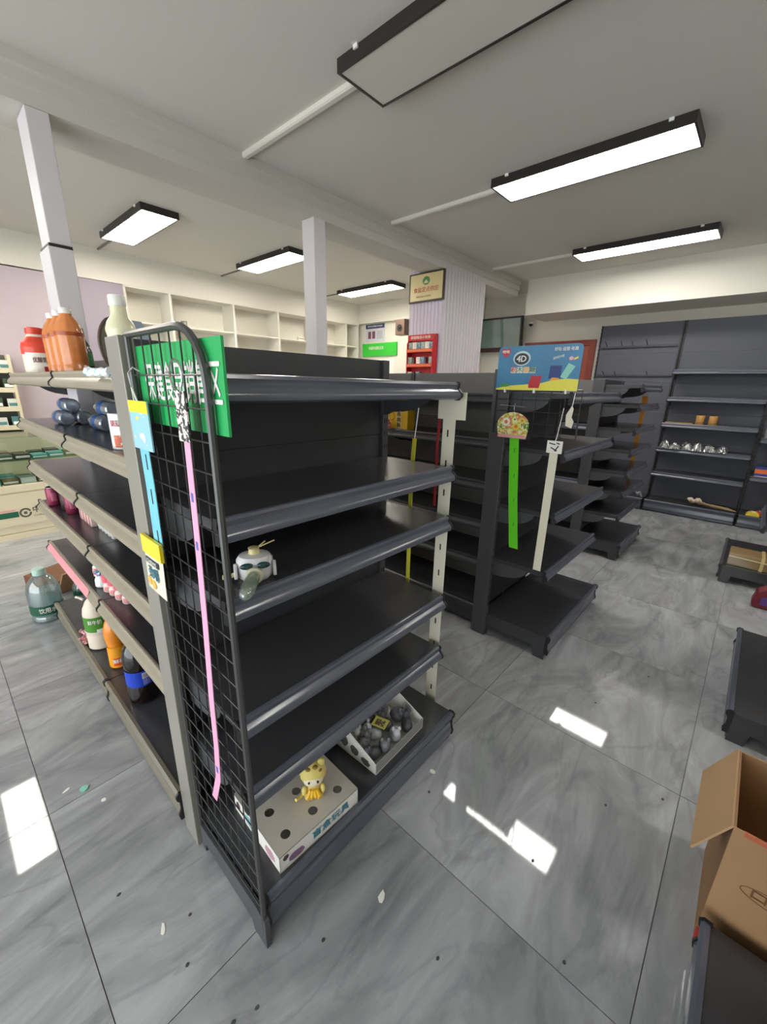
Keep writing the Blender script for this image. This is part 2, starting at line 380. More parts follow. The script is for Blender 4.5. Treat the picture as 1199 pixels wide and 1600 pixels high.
def shelves(parent, xo, W, D, zs, rail='slate', flip=None, caps=True, brackets=True, rails=None):
    """shelf boards with price rails at local x xo..xo+W, front towards local -y; flip=(x,y) turns the row round"""
    for k, z in enumerate(zs):
        rk = rails.get(k, rail) if rails else rail
        rm = {'slate': RAIL, 'taupe': TAUPE, 'dark': DARK, 'pink': mat('pink_price_strip', (226, 150, 158), 0.5, var=0.2, scale=25)}[rk]
        def P(dx, dy, dz):
            return (xo+dx, dy, z+dz) if not flip else (flip-xo-dx, -dy, z+dz)
        rz = PI if flip else 0
        b = put('shelf_board', board_me(W, D), parent, P(0, 0, 0), rz)
        r = put('price_rail', rail_me(W, rk, rm), parent, P(0, -D, 0), rz)
        if caps:
            put('rail_end_cap', cap_me(), r, (0.003, 0, 0)); put('rail_end_cap', cap_me(), r, (W-0.003, 0, 0))
        if brackets:
            put('bracket', bracket_me(D), parent, P(0.006, 0, -0.0), rz); put('bracket', bracket_me(D), parent, P(W-0.006, 0, 0), rz)
def base(parent, xo, W, D, z=0.14, rail='slate', flip=None, ends=(True, True)):
    rz = PI if flip else 0
    def P(dx, dy): return (xo+dx, dy, 0) if not flip else (flip-xo-dx, -dy, 0)
    m = {'slate': RAIL, 'taupe': mat('taupe_base_rail', (122, 116, 102), 0.4, var=0.12, scale=5), 'dark': DARK}[rail]
    put('base_deck', shared(('deck', W, D, z), lambda: MB().box(0.002, -D, z-0.02, W-0.002, 0, z).mesh('base_deck', DARK)), parent, P(0, 0), rz)
    pr = [(0, z+0.004), (-0.012, z+0.006), (-0.02, z-0.002), (-0.019, z-0.016), (-0.012, z-0.024), (-0.009, z-0.045), (-0.012, z-0.07), (-0.018, z-0.085), (-0.015, z-0.10), (-0.004, z-0.105), (-0.004, 0.012), (0, 0.012)]
    pr = [(y-D, max(0.012, h)) for y, h in pr]
    put('kick_plate', shared(('kick', W, D, z, rail), lambda: MB().prism(pr, 'x', 0.004, W-0.004).mesh('kick_plate', m, True)), parent, P(0, 0), rz)
    ec = [(-D+0.004, z+0.007), (-D-0.014, z+0.009), (-D-0.024, z-0.002), (-D-0.022, z-0.018), (-D-0.014, z-0.03), (-D-0.013, z-0.06), (-D-0.022, z-0.085), (-D-0.018, z-0.105), (-D+0.004, z-0.105)]
    em_ = shared(('kickcap', D, z), lambda: MB().prism(ec, 'x', -0.004, 0.004).mesh('base_end_cap', BLACK, True))
    put('base_end_cap', em_, parent, P(0.004, 0), rz); put('base_end_cap', em_, parent, P(W-0.004, 0), rz)
    ft = [(0, z-0.02), (0, 0), (-0.05, 0), (-0.06, z*0.45), (-D+0.07, z*0.45), (-D+0.06, 0), (-D, 0), (-D, z-0.02)]
    fm = shared(('foot', D, z), lambda: MB().prism(ft, 'x', -0.003, 0.003).mesh('base_foot', DARK))
    if ends[0]: put('base_foot', fm, parent, P(0.004, 0), rz)
    if ends[1]: put('base_foot', fm, parent, P(W-0.004, 0), rz)
def slots(parent, x, y, H):
    """two columns of punched slots down the face of an upright, joined as one fine strip"""
    def mk():
        m = MB(); z = 0.2
        while z < H-0.05:
            for d in (-0.007, 0.007): m.box(d-0.002, -0.0006, z, d+0.002, 0.001, z+0.018)
            z += 0.05
        return m.mesh('slot_strip', BLACK)
    o = put('slot_strip', shared(('slots', round(H, 3)), mk), parent, (x, y, 0)); o['kind'] = 'stuff'
ROWP = mat('taupe_grey_panel', (112, 110, 108), 0.5, 0.0, 0.06, 3)
BAYP = mat('slate_bay_panel', (86, 88, 97), 0.5, 0.0, 0.06, 3)
def back_panels(parent, xo, W, z0, z1, n, y=0.0, m=None):
    h = (z1-z0)/n
    me = shared(('bp', round(W, 3), round(h, 4), y, m.name if m else ''), lambda: MB().box(0.003, y-0.004, 0.0006, W-0.003, y+0.008, h-0.0006).mesh('back_panel', m or DARKP))
    for k in range(n): put('back_panel', me, parent, (xo, 0, z0+k*h))

# ------------------------------------------------------------------ end units facing the aisle
def wire_side(parent, D, H, x, name='wire_side_panel'):
    """tall wire grid with a rounded front top corner, in the plane x"""
    f = MB(); pts = [(x, -D-0.013, 0.05), (x, -D, H-0.10)]
    for i in range(1, 7):
        t = i/6*PI/2; pts.append((x, -D+0.10*(1-math.cos(t)), H-0.10+0.10*math.sin(t)))
    pts += [(x, -0.052, H)]
    f.tube(pts, 0.0075, 8)
    o = f.build(name, TUBE, parent, True)
    MB().tube([(x, -0.058, 0.05), (x, -0.058, H)], 0.007, 8).build('frame_post', TUBE, parent, True)
    ny = 6
    for i in range(1, ny+1):
        y = -D+(D-0.10)*i/(ny+0.6); zt = H-0.006
        dy = y+D
        if dy < 0.10: zt = H-0.10+math.sqrt(max(0, 0.01-(0.10-dy)**2))
        MB().tube([(x+0.003, y, 0.105), (x+0.003, y, zt)], 0.0016, 6).build('upright_wire', WIRE, o)
    hw = shared(('hw', D), lambda: MB().tube([(x-0.001, -D, 0), (x-0.001, -0.058, 0)], 0.0017, 6).mesh('cross_wire', WIRE))
    k = 0; z = 0.13
    while z < H-0.07:
        put('cross_wire', hw, o, (0, 0, z)); z += 0.0575
    MB().prism([(-D-0.026, 0.0), (-D-0.026, 0.10), (-D+0.015, 0.115), (-0.06, 0.10), (-0.06, 0.0), (-0.08, 0.0), (-0.085, 0.035), (-D+0.045, 0.035), (-D+0.035, 0.0)], 'x', x-0.006, x+0.008).build('bottom_rail', POST, parent)
    return o
def end_unit(name, label, loc, rz, W, Ds, Db, zs, group, rail='slate', H=1.535, npan=5, zb=0.14, upm=None):
    t = thing(name, label, 'shelf unit', loc, rz, group)
    for x in (0.0, W):
        MB().box(x-(0.028 if x == 0 and upm else 0.016), -0.045 if x == 0 else 0.0, 0.0, x+0.016 if not (x == 0 and upm) else x+0.004, 0.045, H).build('upright', upm if x == 0 and upm else POST, t, bevel=0.002)
        if not upm or x: slots(t, x, -0.0456 if x == 0 else -0.0006, H)
    back_panels(t, 0.012, W-0.024, zb, H, npan, 0.018)
    base(t, 0, W, Db, zb, rail)
    shelves(t, 0.01, W-0.02, Ds, zs, rail)
    return t

EG = 'shelf end units along the aisle'
e1 = end_unit('end_shelf_unit', 'nearest dark end shelf unit with wire side and green sign', (0.345, 1.107, 0), 0, 0.895, 0.325, 0.40, [1.452, 1.170, 0.983, 0.657, 0.425], EG, upm=mat('pale_upright', (150, 147, 138), 0.3, 0.2, 0.08))
wire_side(e1, 0.405, 1.535, -0.012)
e2 = end_unit('end_shelf_unit', 'middle dark end shelf unit under the blue sweets sign', (2.045, 1.02, 0), 0, 0.88, 0.335, 0.405, [1.425, 1.150, 0.830, 0.505], EG)
e3 = end_unit('end_shelf_unit', 'furthest dark end shelf unit with seven shelves', (3.865, 1.06, 0), 0, 0.80, 0.31, 0.37, [1.49, 1.335, 1.145, 0.965, 0.785, 0.605, 0.40], EG)
# short wire grid on the middle unit, under its sign
g = MB(); 
g.tube([(-0.022, -0.40, 1.22), (-0.022, -0.40, 1.44), (-0.022, 0.02, 1.44), (-0.022, 0.02, 1.22)], 0.004, 6)
sg = g.build('wire_side_panel', WIRE, e2, True)
for i in range(1, 6): MB().tube([(-0.022, -0.40+i*0.07, 1.20), (-0.022, -0.40+i*0.07, 1.44)], 0.0018, 6).build('upright_wire', WIRE, sg)
for i in range(4): MB().tube([(-0.022, -0.40, 1.22+i*0.057), (-0.022, 0.02, 1.22+i*0.057)], 0.0018, 6).build('cross_wire', WIRE, sg)

# ------------------------------------------------------------------ double sided gondolas behind them
def gondola(name, label, cx, y0, joints, Ds, Db, zsL, zsR, railL, rails=None, H=1.535, zb=0.14):
    """row along Y; local x runs towards -Y from the far end"""
    yf = joints[-1]; t = thing(name, label, 'shelf unit', (cx, yf, 0), -PI/2, 'double sided shelf rows')
    L = yf-y0; cuts = [yf-j for j in reversed([y0]+joints)]
    for c in cuts: MB().box(c-0.016 if c else 0, -0.018, 0, c+0.016 if c < L-0.01 else L, 0.018, H).build('upright', POST, t)
    for a, b in zip(cuts, cuts[1:]):
        W = b-a
        back_panels(t, a+0.016, W-0.032, zb, H, 5, -0.006, ROWP)
        base(t, a, W, Db, zb, railL); shelves(t, a, W, Ds, zsL, railL, rails=rails)
        # the other side of the row
        base(t, a, W, Db, zb, 'dark', flip=2*a+W); shelves(t, a, W, Ds, zsR, 'slate', flip=2*a+W)
    return t
g1 = gondola('gondola_shelf', 'left shelf row with drinks, beige price rails and charcoal boards', 0.66, 1.155, [1.945, 2.95], 0.300, 0.335, [1.462, 1.235, 1.005, 0.780, 0.530], [1.40, 1.13, 0.86, 0.6, 0.36], 'taupe')
g2 = gondola('gondola_shelf', 'middle shelf row holding the small yellow box', 2.46, 1.07, [1.93, 2.72], 0.33, 0.36, [1.41, 1.165, 0.92, 0.68, 0.44], [1.40, 1.13, 0.86, 0.6, 0.36], 'dark')
g3 = gondola('gondola_shelf', 'furthest shelf row half hidden behind the middle one', 4.27, 1.11, [2.0, 2.66], 0.31, 0.34, [1.40, 1.15, 0.90, 0.65, 0.40], [1.40, 1.13, 0.86, 0.6, 0.36], 'slate')

# ------------------------------------------------------------------ right hand end units, facing the other way
RG = 'right hand shelf end units'
r1 = end_unit('end_shelf_unit', 'low charcoal shelf base in the bottom right corner', (1.09, -0.565, 0), PI, 0.90, 0.30, 0.385, [1.17, 0.90, 0.62], RG)
r2 = end_unit('end_shelf_unit', 'empty charcoal shelf base on the right behind the cardboard carton', (2.93, -0.565, 0), PI, 0.87, 0.28, 0.385, [1.17, 0.86], RG)
r3 = end_unit('end_shelf_unit', 'charcoal shelf base carrying the wrapped tan parcel', (4.85, -0.45, 0), PI, 0.83, 0.25, 0.43, [1.17, 0.82, 0.5], RG)

# ------------------------------------------------------------------ shelving against the back wall
def wall_bay(label, y1, y0, zs, top=2.255, D=0.30, Db=0.36, hooks=None):
    t = thing('wall_shelf_bay', label, 'shelf unit', (6.30, y1, 0), -PI/2, 'shelf bays along the back wall')
    W = y1-y0
    for x in (0.0, W): MB().box(x-0.007, -0.024, 0, x+0.007, 0.03, top).build('upright', BLACK, t); slots(t, x, -0.025, top)
    back_panels(t, 0.006, W-0.012, 0.14, top, 6, -0.012, BAYP)
    base(t, 0, W, Db, 0.14, 'slate'); shelves(t, 0.004, W-0.008, D, zs, 'slate')
    if hooks:
        for z in hooks: MB().box(0.02, -0.045, z-0.012, W-0.02, -0.02, z+0.012).build('hook_bar', DARK, t, bevel=0.002)
        for i, (x, z) in enumerate(((0.10, 2.0), (0.28, 2.0), (0.40, 2.0), (0.56, 2.0), (0.12, 1.64), (0.26, 1.64), (0.62, 1.64))):
            MB().tube([(x, -0.045, z), (x, -0.06, z+0.012), (x+0.01, -0.20, z+0.05)], 0.005, 6).build('peg_hook', POST, t, True)
    return t
wb1 = wall_bay('back wall bay with dark panels and peg hooks', 1.80, 0.90, [], hooks=(1.985, 1.64))
wb2 = wall_bay('back wall bay with shelves holding two wooden cups', 0.878, -0.02, [1.69, 1.385, 1.085, 0.79, 0.49])
wb3 = wall_bay('back wall bay at the right edge with snack packets', -0.042, -0.94, [1.69, 1.0, 0.60], D=0.50, Db=0.36)
wb4 = wall_bay('back wall bay far right, mostly outside the picture', -0.962, -1.86, [1.69, 1.385, 1.085, 0.79, 0.49])

ORD = ('first', 'second', 'third', 'fourth', 'fifth', 'sixth', 'seventh', 'eighth', 'ninth', 'tenth', 'eleventh', 'twelfth')
# ================================================================== fixtures on and along the walls
# white cubby shelving on the left wall
cub = thing('wall_cubby_shelving', 'white built-in cubby shelving along the left wall', 'shelving', (0, 5.70, 0))
MB().box(1.84, 0.30, 0.0, 5.60, 0.315, 2.488).build('back_board', WPAINT, cub)
for x in (1.85, 2.35, 3.19, 3.91, 4.62, 5.30, 5.585): MB().box(x-0.014, 0.0, 0.0, x+0.014, 0.30, 2.47).build('divider', WPAINT, cub)
for a, b in ((1.85, 2.35), (2.35, 3.19), (3.19, 3.91), (3.91, 4.62), (4.62, 5.30), (5.30, 5.585)):
    for z in (0.62, 1.0, 1.37, 1.745, 2.12): MB().box(a+0.014, 0.01, z-0.018, b-0.014, 0.30, z).build('shelf_board', WPAINT, cub)
MB().box(1.836, -0.004, 2.47, 5.599, 0.30, 2.488).build('top_rail', WPAINT, cub)
p1 = MB().box(-2.3, 5.688, 0.0, 1.22, 5.699, 2.475).build('lavender_panel', LAV); tag(p1, 'wide flat lavender wall panel behind the counter', 'panel')
p2 = MB().box(1.40, 5.672, 1.02, 1.83, 5.686, 2.48).build('lavender_panel', mat('dusty_lavender', (150, 140, 152), 0.6, var=0.06, scale=3)); tag(p2, 'narrow darker lavender panel right of the slim column', 'panel')
p3 = MB().box(1.23, 5.688, 0.0, 1.835, 5.699, 1.01).build('lavender_panel', mat('dark_plinth', (84, 82, 86), 0.6)); tag(p3, 'dark low panel under the narrow lavender panel', 'panel')
t = thing('metal_tin', 'small grey tin on the upper white cubby shelf', 'tin', (2.53, 5.80, 2.12))
MB().lathe([(0.035, 0), (0.038, 0.004), (0.038, 0.06), (0.035, 0.064)], 16).build('body', mat('tin_grey', (150, 150, 140), 0.35, 0.5), t, True)
MB().lathe([(0.036, 0.064), (0.036, 0.072)], 16).build('lid', mat('tin_lid', (110, 112, 104), 0.4, 0.4), t, True)
t = thing('small_carton', 'tiny striped carton on the white cubby shelf by the column', 'box', (4.38, 5.80, 2.12))
MB().box(-0.05, -0.03, 0, 0.05, 0.03, 0.055).build('body', PAPERW, t); MB().box(-0.045, -0.0312, 0.02, 0.045, -0.03, 0.036).build('print_band', mat('pale_red', (190, 120, 110), 0.5), t)

# posters on the far wall
po_ = MB().box(5.706, 5.17, 2.20, 5.719, 5.62, 2.485).build('notice_poster', mat('poster_grey', (206, 206, 214), 0.5, var=0.03)); tag(po_, 'grey notice poster with dark blue heading above the green banner', 'poster')
MB().box(5.704, 5.17, 2.415, 5.706, 5.62, 2.485).build('heading_band', mat('navy', (46, 58, 98), 0.5), po_)
text('烟草专卖零售许可公示', 0.03, WHITE, po_, (5.7035, 5.395, 2.45), **FX, bold=0.01, width=0.36)
for k in range(2): MB().box(5.704, 5.56-k*0.1-0.07, 2.25, 5.706, 5.56-k*0.1, 2.37).build('photo_block', mat('poster_plum', (120, 70, 92), 0.5), po_)
for k in range(6): MB().box(5.704, 5.21, 2.25+k*0.022, 5.706, 5.35, 2.256+k*0.022).build('print_line', mat('print_grey', (120, 122, 130), 0.5), po_)
gb = MB().box(5.69, 4.87, 1.955, 5.719, 5.69, 2.17).build('green_banner', mat('banner_green', (60, 196, 62), 0.4, var=0.1, scale=3)); tag(gb, 'bright green shop banner with white lettering on the far wall', 'banner')
text('中国移动通信业务', 0.06, WHITE, gb, (5.689, 5.35, 2.085), **FX, bold=0.012, width=0.36)
t = thing('notice_sheet', 'white paper sheets below the green banner', 'paper', (5.715, 5.12, 1.62))
for k in range(2): MB().box(-0.005, -0.18+k*0.19, 0, 0.003, -0.01+k*0.19, 0.28).build('sheet', PAPERW, t)
t = thing('wall_speaker', 'brown box loudspeaker hung by the pillar', 'speaker', (5.25, 4.38, 2.20))
MB().box(-0.07, -0.09, 0, 0.07, 0.09, 0.22).build('cabinet', mat('speaker_brown', (98, 74, 62), 0.5), t, bevel=0.006)
MB().lathe([(0.05, 0), (0.05, 0.004), (0.02, 0.004), (0.015, 0.012)], 16).build('cone', BLACK, t, True, loc=(-0.072, 0, 0.10)).rotation_euler = (0, -PI/2, 0)
MB().tube([(0.07, 0, 0.11), (0.43, 0.0, 0.25)], 0.012, 6).build('bracket', BLACK, t)

# plaque on the pillar
t = thing('framed_plaque', 'gold framed certificate plaque high on the fluted pillar', 'plaque', (3.944, 2.965, 2.326)); t.scale = (1, 1, 0.875)
MB().box(-0.014, -0.235, 0, 0.004, 0.235, 0.33).build('frame', mat('plaque_frame', (52, 40, 32), 0.4), t, bevel=0.003)
MB().box(-0.018, -0.212, 0.02, -0.014, 0.212, 0.312).build('plate', mat('plaque_gold', (206, 190, 140), 0.35, 0.1, 0.06, 4), t)
text('食盐定点供应', 0.062, mat('plaque_red', (170, 44, 34), 0.5), t, (-0.0185, 0.0, 0.135), **FX, bold=0.012, width=0.33)
text('湖南省盐务管理局', 0.022, INK, t, (-0.0185, 0.03, 0.062), **FX, width=0.2)
em = MB().lathe([(0.046, 0), (0.046, 0.003), (0.001, 0.003)], 24).build('emblem', mat('emblem_green', (70, 126, 72), 0.5), t, loc=(-0.018, 0, 0.235)); em.rotation_euler = (0, -PI/2, 0)
em2 = MB().prism([(-0.03, -0.02), (0, 0.012), (0.03, -0.02), (0.02, -0.028), (-0.02, -0.028)], 'z', 0, 0.001).build('emblem_mark', mat('plaque_gold', (206, 190, 140)), t, loc=(-0.0213, 0, 0.235)); em2.rotation_euler = (PI/2, 0, -PI/2)

# red display rack on the pillar
t = thing('red_display_rack', 'red cardboard display rack of small packets on the pillar', 'rack', (3.944, 2.965, 1.50))
RED = mat('rack_red', (190, 32, 40), 0.45); ORG = mat('rack_orange', (222, 84, 52), 0.5)
MB().box(-0.006, -0.18, 0, 0.0, 0.18, 0.50).build('back_board', RED, t)
for y in (-0.18, 0.172): MB().prism([(0, 0), (-0.09, 0), (-0.09, 0.40), (-0.05, 0.46), (0, 0.50)], 'y', y, y+0.008).build('side_board', RED, t)
for z in (0.0, 0.155, 0.31):
    MB().box(-0.09, -0.172, z, -0.006, 0.172, z+0.006).build('shelf', RED, t); MB().box(-0.096, -0.178, z, -0.09, 0.178, z+0.035).build('front_lip', ORG, t)
    text('★'*14, 0.018, mat('rack_gold', (240, 190, 120), 0.5), t, (-0.0965, 0, z+0.017), **FX, width=0.32)
MB().box(-0.075, -0.178, 0.43, -0.068, 0.178, 0.492).build('header', RED, t)
text('超值精选小包装', 0.034, mat('rack_pale', (244, 220, 200), 0.5), t, (-0.0755, 0, 0.462), **FX, bold=0.02, width=0.27)
pk = 0
for z, n in ((0.316, 6), (0.161, 6), (0.006, 3)):
    for k in range(n):
        if z < 0.2 and k in (1, 4): continue
        y = 0.145-k*0.058
        o = thing('small_packet', 'printed packet in slot %s of the %s tier of the red rack' % (('one', 'two', 'three', 'four', 'five', 'six')[k], 'top' if z > 0.3 else 'middle' if z > 0.1 else 'bottom'), 'packet', (3.944-0.045, 2.965+y, 1.50+z), 0, 'packets in the red rack')
        MB().box(-0.025, -0.026, 0, 0.02, 0.026, 0.10).build('box', spot_mat('packet_print%d' % (pk % 3), [[(236, 232, 224), (150, 170, 160), (225, 220, 205)], [(228, 222, 190), (240, 236, 224), (190, 150, 110)], [(226, 230, 232), (96, 130, 150), (236, 228, 220)]][pk % 3], 50), o); pk += 1

# television on the back wall
t = thing('wall_television', 'black flat television mounted high beside the pillar', 'television', (6.24, 3.24, 1.99), 0)
tv = MB().box(-0.03, -0.36, 0, 0.03, 0.36, 0.48).build('casing', BLACK, t, bevel=0.006); tv.rotation_euler = (0, -0.10, 0)
sc = MB().box(-0.033, -0.335, 0.06, -0.0301, 0.335, 0.455).build('screen', mat('tv_screen_reflection', (104, 132, 122), 0.04, 0.0, 0.25, 6, spec=1.0, coat=1.0), t); sc.rotation_euler = (0, -0.10, 0)  # greenish reflection of the room painted into the screen colour
st = MB().box(-0.034, -0.335, 0.012, -0.0305, 0.335, 0.048).build('lower_strip', mat('tv_strip', (70, 20, 24), 0.3), t); st.rotation_euler = (0, -0.10, 0)
MB().box(0.02, -0.08, 0.15, 0.11, 0.08, 0.33).build('wall_mount', POST, t)
t = thing('security_camera', 'tiny black dome camera beside the television', 'camera', (6.30, 2.80, 2.36))
MB().lathe([(0.03, 0), (0.034, 0.02)], 14).build('base', WHITE, t, True, loc=(0.0, 0, 0.0)); MB().ell((0, 0, -0.006), (0.028, 0.028, 0.028)).build('dome', BLACK, t, True)
# door in the back wall
WD = mat('red_brown_wood', (128, 58, 44), 0.4, var=0.2, scale=12)
d = structure(MB().box(6.315, 1.93, 0, 6.349, 2.78, 2.03).build('door_1', mat('door_wood', (150, 78, 56), 0.42, var=0.2, scale=10)), 'red-brown wooden door in the back wall')
for k in range(2): MB().box(6.305, 2.0+k*0.38, 0.2, 6.315, 2.33+k*0.38, 1.85).build('door_panel', WD, d, bevel=0.004)
MB().box(6.29, 1.86, 0, 6.349, 1.93, 2.10).box(6.29, 2.78, 0, 6.349, 2.85, 2.10).box(6.29, 1.93, 2.03, 6.349, 2.78, 2.10).build('door_frame', WD, d)
MB().tube([(6.31, 2.70, 1.0), (6.27, 2.70, 1.0), (6.27, 2.60, 1.0)], 0.009, 8).build('door_handle', CHROME, d, True)

# ================================================================== counter at the far left
t = thing('display_counter', 'cream glass-topped shop counter at the left edge', 'counter', (0.30, 4.93, 0))
MB().box(-1.5, 0.01, 0.06, 1.10, 0.55, 0.50).build('cabinet', CREAM, t)
MB().box(-1.5, 0.0, 0.13, 1.10, 0.01, 0.43).build('front_panel', CREAM, t); MB().box(-1.5, 0.0, 0.0, 1.10, 0.55, 0.055).build('plinth', CREAM, t)
MB().box(-1.5, -0.004, 0.44, 1.10, 0.55, 0.51).build('ledge', CREAM, t, bevel=0.004)
for x in (-1.5, -0.2, 1.08): MB().box(x, 0.0, 0.51, x+0.02, 0.02, 0.93).build('glass_post', CHROME, t)
MB().box(-1.5, 0.004, 0.51, 1.10, 0.010, 0.93).build('front_glass', GLASS, t)
MB().box(-1.5, 0.0, 0.93, 1.10, 0.55, 0.94).build('top_glass', GLASS, t)
MB().box(-1.5, 0.52, 0.51, 1.10, 0.53, 0.93).build('back_panel', CREAM, t)
MB().box(-1.48, 0.03, 0.72, 1.08, 0.50, 0.728).build('glass_shelf', GLASS, t)
MB().box(-1.5, -0.002, 0.21, 0.12, 0.0, 0.262).build('green_stripe', mat('stripe_green', (28, 96, 66), 0.5), t)
MB().box(-1.5, -0.002, 0.267, 0.10, 0.0, 0.285).build('pink_stripe', mat('stripe_pink', (224, 170, 160), 0.5), t)
text('中国烟草', 0.07, mat('logo_grey', (92, 88, 74), 0.5), t, (0.345, -0.001, 0.255), **FY, bold=0.015, width=0.24)
text('CHINA TOBACCO', 0.025, mat('logo_grey', (92, 88, 74)), t, (0.345, -0.001, 0.20), **FY, width=0.24)
lg = MB()
for i in range(20):
    a, b = i*0.30+0.3, (i+1)*0.30+0.3
    lg.prism([(0.045*math.cos(a), 0.045*math.sin(a)), (0.045*math.cos(b), 0.045*math.sin(b)), (0.03*math.cos(b), 0.03*math.sin(b)), (0.03*math.cos(a), 0.03*math.sin(a))], 'y', -0.001, 0.0)
lg.box(-0.012, -0.001, -0.012, 0.012, 0, 0.012).build('round_logo', mat('logo_grey', (92, 88, 74)), t, loc=(0.17, -0.0005, 0.24))
cols = [(60, 160, 160), (120, 96, 72), (70, 66, 60), (140, 120, 60), (96, 56, 50), (70, 170, 165), (224, 226, 220), (56, 74, 60)]
k = 0
for zz, row, y0 in ((0.511, 'lower', 5.0), (0.7285, 'upper', 5.02)):
    for j in range(2):
        for i in range(6):
            x = 0.3+i*0.125; hh = 0.03+0.01*((i*7+j) % 3)
            o = thing('tobacco_carton', '%s tobacco carton, %s from the left, %s row, %s counter shelf' % (('teal', 'brown', 'dark', 'olive', 'maroon', 'teal', 'white', 'green')[k % 8], ORD[i], 'front' if j == 0 else 'back', row), 'carton', (x, y0+j*0.2, zz), 0, 'tobacco cartons in the glass counter')
            MB().box(-0.055, -0.045, 0, 0.055, 0.10, hh).build('carton', mat('carton_ink%d' % (k % 8), cols[k % 8], 0.4), o)
            MB().box(-0.05, -0.0462, hh*0.3, 0.05, -0.045, hh*0.7).build('label_band', PAPERW, o); k += 3
rk = thing('tobacco_rack', 'cream tiered tobacco rack behind the counter', 'rack', (-0.25, 5.52, 0))
for x in (-0.6, 0.93): MB().box(x-0.012, 0, 0, x+0.012, 0.15, 1.66).build('side', CREAM, rk)
for z in (0.98, 1.16, 1.34, 1.52): MB().box(-0.588, 0, z-0.02, 0.918, 0.15, z).build('shelf', CREAM, rk); MB().box(-0.588, -0.008, z-0.03, 0.918, 0, z+0.015).build('front_lip', CREAM, rk)
MB().box(-0.588, 0.14, 0.9, 0.918, 0.15, 1.66).build('back_board', mat('rack_back_grey', (90, 92, 84), 0.6), rk)  # back board darker and greyer than the cream shelves
for zi, z in enumerate((0.98, 1.16, 1.34, 1.52)):
    for i in range(4):
        x = 0.27+i*0.125
        o = thing('cigarette_packet', '%s cigarette packet, %s from the left on the %s tier up' % (('white', 'red', 'cream', 'teal', 'white', 'green')[(i*5+zi) % 6], ORD[i], ORD[zi]), 'packet', (x, 5.56, z), 0, 'cigarette packets on the cream rack')
        MB().box(-0.045, -0.02, 0, 0.045, 0.02, 0.09+0.01*((i+zi) % 2)).build('box', mat('pack_ink%d' % ((i*5+zi) % 6), [(230, 228, 220), (150, 40, 40), (214, 206, 170), (90, 140, 140), (228, 224, 214), (70, 90, 70)][(i*5+zi) % 6], 0.4), o)
        MB().box(-0.038, -0.0212, 0.02, 0.038, -0.02, 0.05).build('label_band', PAPERW if (i*5+zi) % 6 in (1, 3, 5) else mat('pack_ink3', (90, 140, 140)), o)

# ================================================================== bottles, cans and cartons on the left row
def text_cyl(body, size, m, parent, r, z, ang, width, bold=0.0, name='lettering'):
    o = text(body, size, m, parent, (0, 0, 0), (1, 0, 0), (0, 1, 0), name, bold, width)
    for v in o.data.vertices:
        x, y = v.co.x, v.co.y; a = ang+x/r
        rr = r+v.co.z; v.co = (rr*math.cos(a), rr*math.sin(a), z+y)
    return o
def band(parent, prof_r, z0, z1, m, a0=0, a1=2*PI, name='label', seg=24, r2=None):
    mb = MB(); r2 = r2 or prof_r; n = seg; vs = []; fs = []
    for i in range(n+1):
        a = a0+(a1-a0)*i/n
        for r, z in ((prof_r, z0), (r2, z1)): vs.append((r*math.cos(a), r*math.sin(a), z))
    for i in range(n): fs.append((2*i, 2*i+2, 2*i+3, 2*i+1))
    return mb.add(vs, fs).build(name, m, parent, True)
def bottle(name, label, loc, prof, body, capr, cz0, cz1, capm, group=None, cat='bottle', ribs=0, ribamp=0, seg=24):
    t = thing(name, label, cat, loc, 0, group)
    MB().lathe(prof, seg, ribs=ribs, ribamp=ribamp).build('body', body, t, True)
    MB().lathe([(capr*0.96, cz0), (capr, cz0+0.002), (capr, cz1-0.003), (capr*0.9, cz1)], 16).build('cap', capm, t, True)
    return t
ZT, Z2, Z4, Z5, ZB = 1.462, 1.235, 0.780, 0.530, 0.14
CAM = lambda x, y: math.atan2(-y, -x)          # direction from a thing towards the viewer
# tall pale citrus drink
PALE = mat('pale_citrus_drink', (226, 222, 186), 0.25, var=0.05, spec=0.6)
x, y = 0.445, 1.445
t = bottle('drink_bottle', 'tall cloudy pale yellow drink bottle beside the wire panel', (x, y, ZT), [(0.030, 0), (0.037, 0.006), (0.037, 0.10), (0.040, 0.115), (0.040, 0.122), (0.034, 0.14), (0.022, 0.158), (0.021, 0.17), (0.0205, 0.192)], PALE, 0.0225, 0.184, 0.212, WHITE)
a = CAM(x, y)
band(t, 0.0376, 0.015, 0.105, mat('pale_label', (236, 232, 196), 0.4, var=0.06), a-1.3, a+1.3)
band(t, 0.0381, 0.078, 0.098, mat('label_crimson', (184, 42, 50), 0.4), a-0.22, a+0.22, 'round_mark'); band(t, 0.0381, 0.04, 0.052, mat('label_scarlet', (214, 70, 56), 0.4), a-0.3, a+0.45, 'red_band')
text_cyl('果汁', 0.018, mat('label_navy', (60, 74, 90), 0.4), t, 0.0382, 0.064, a, 0.02, 0.02)
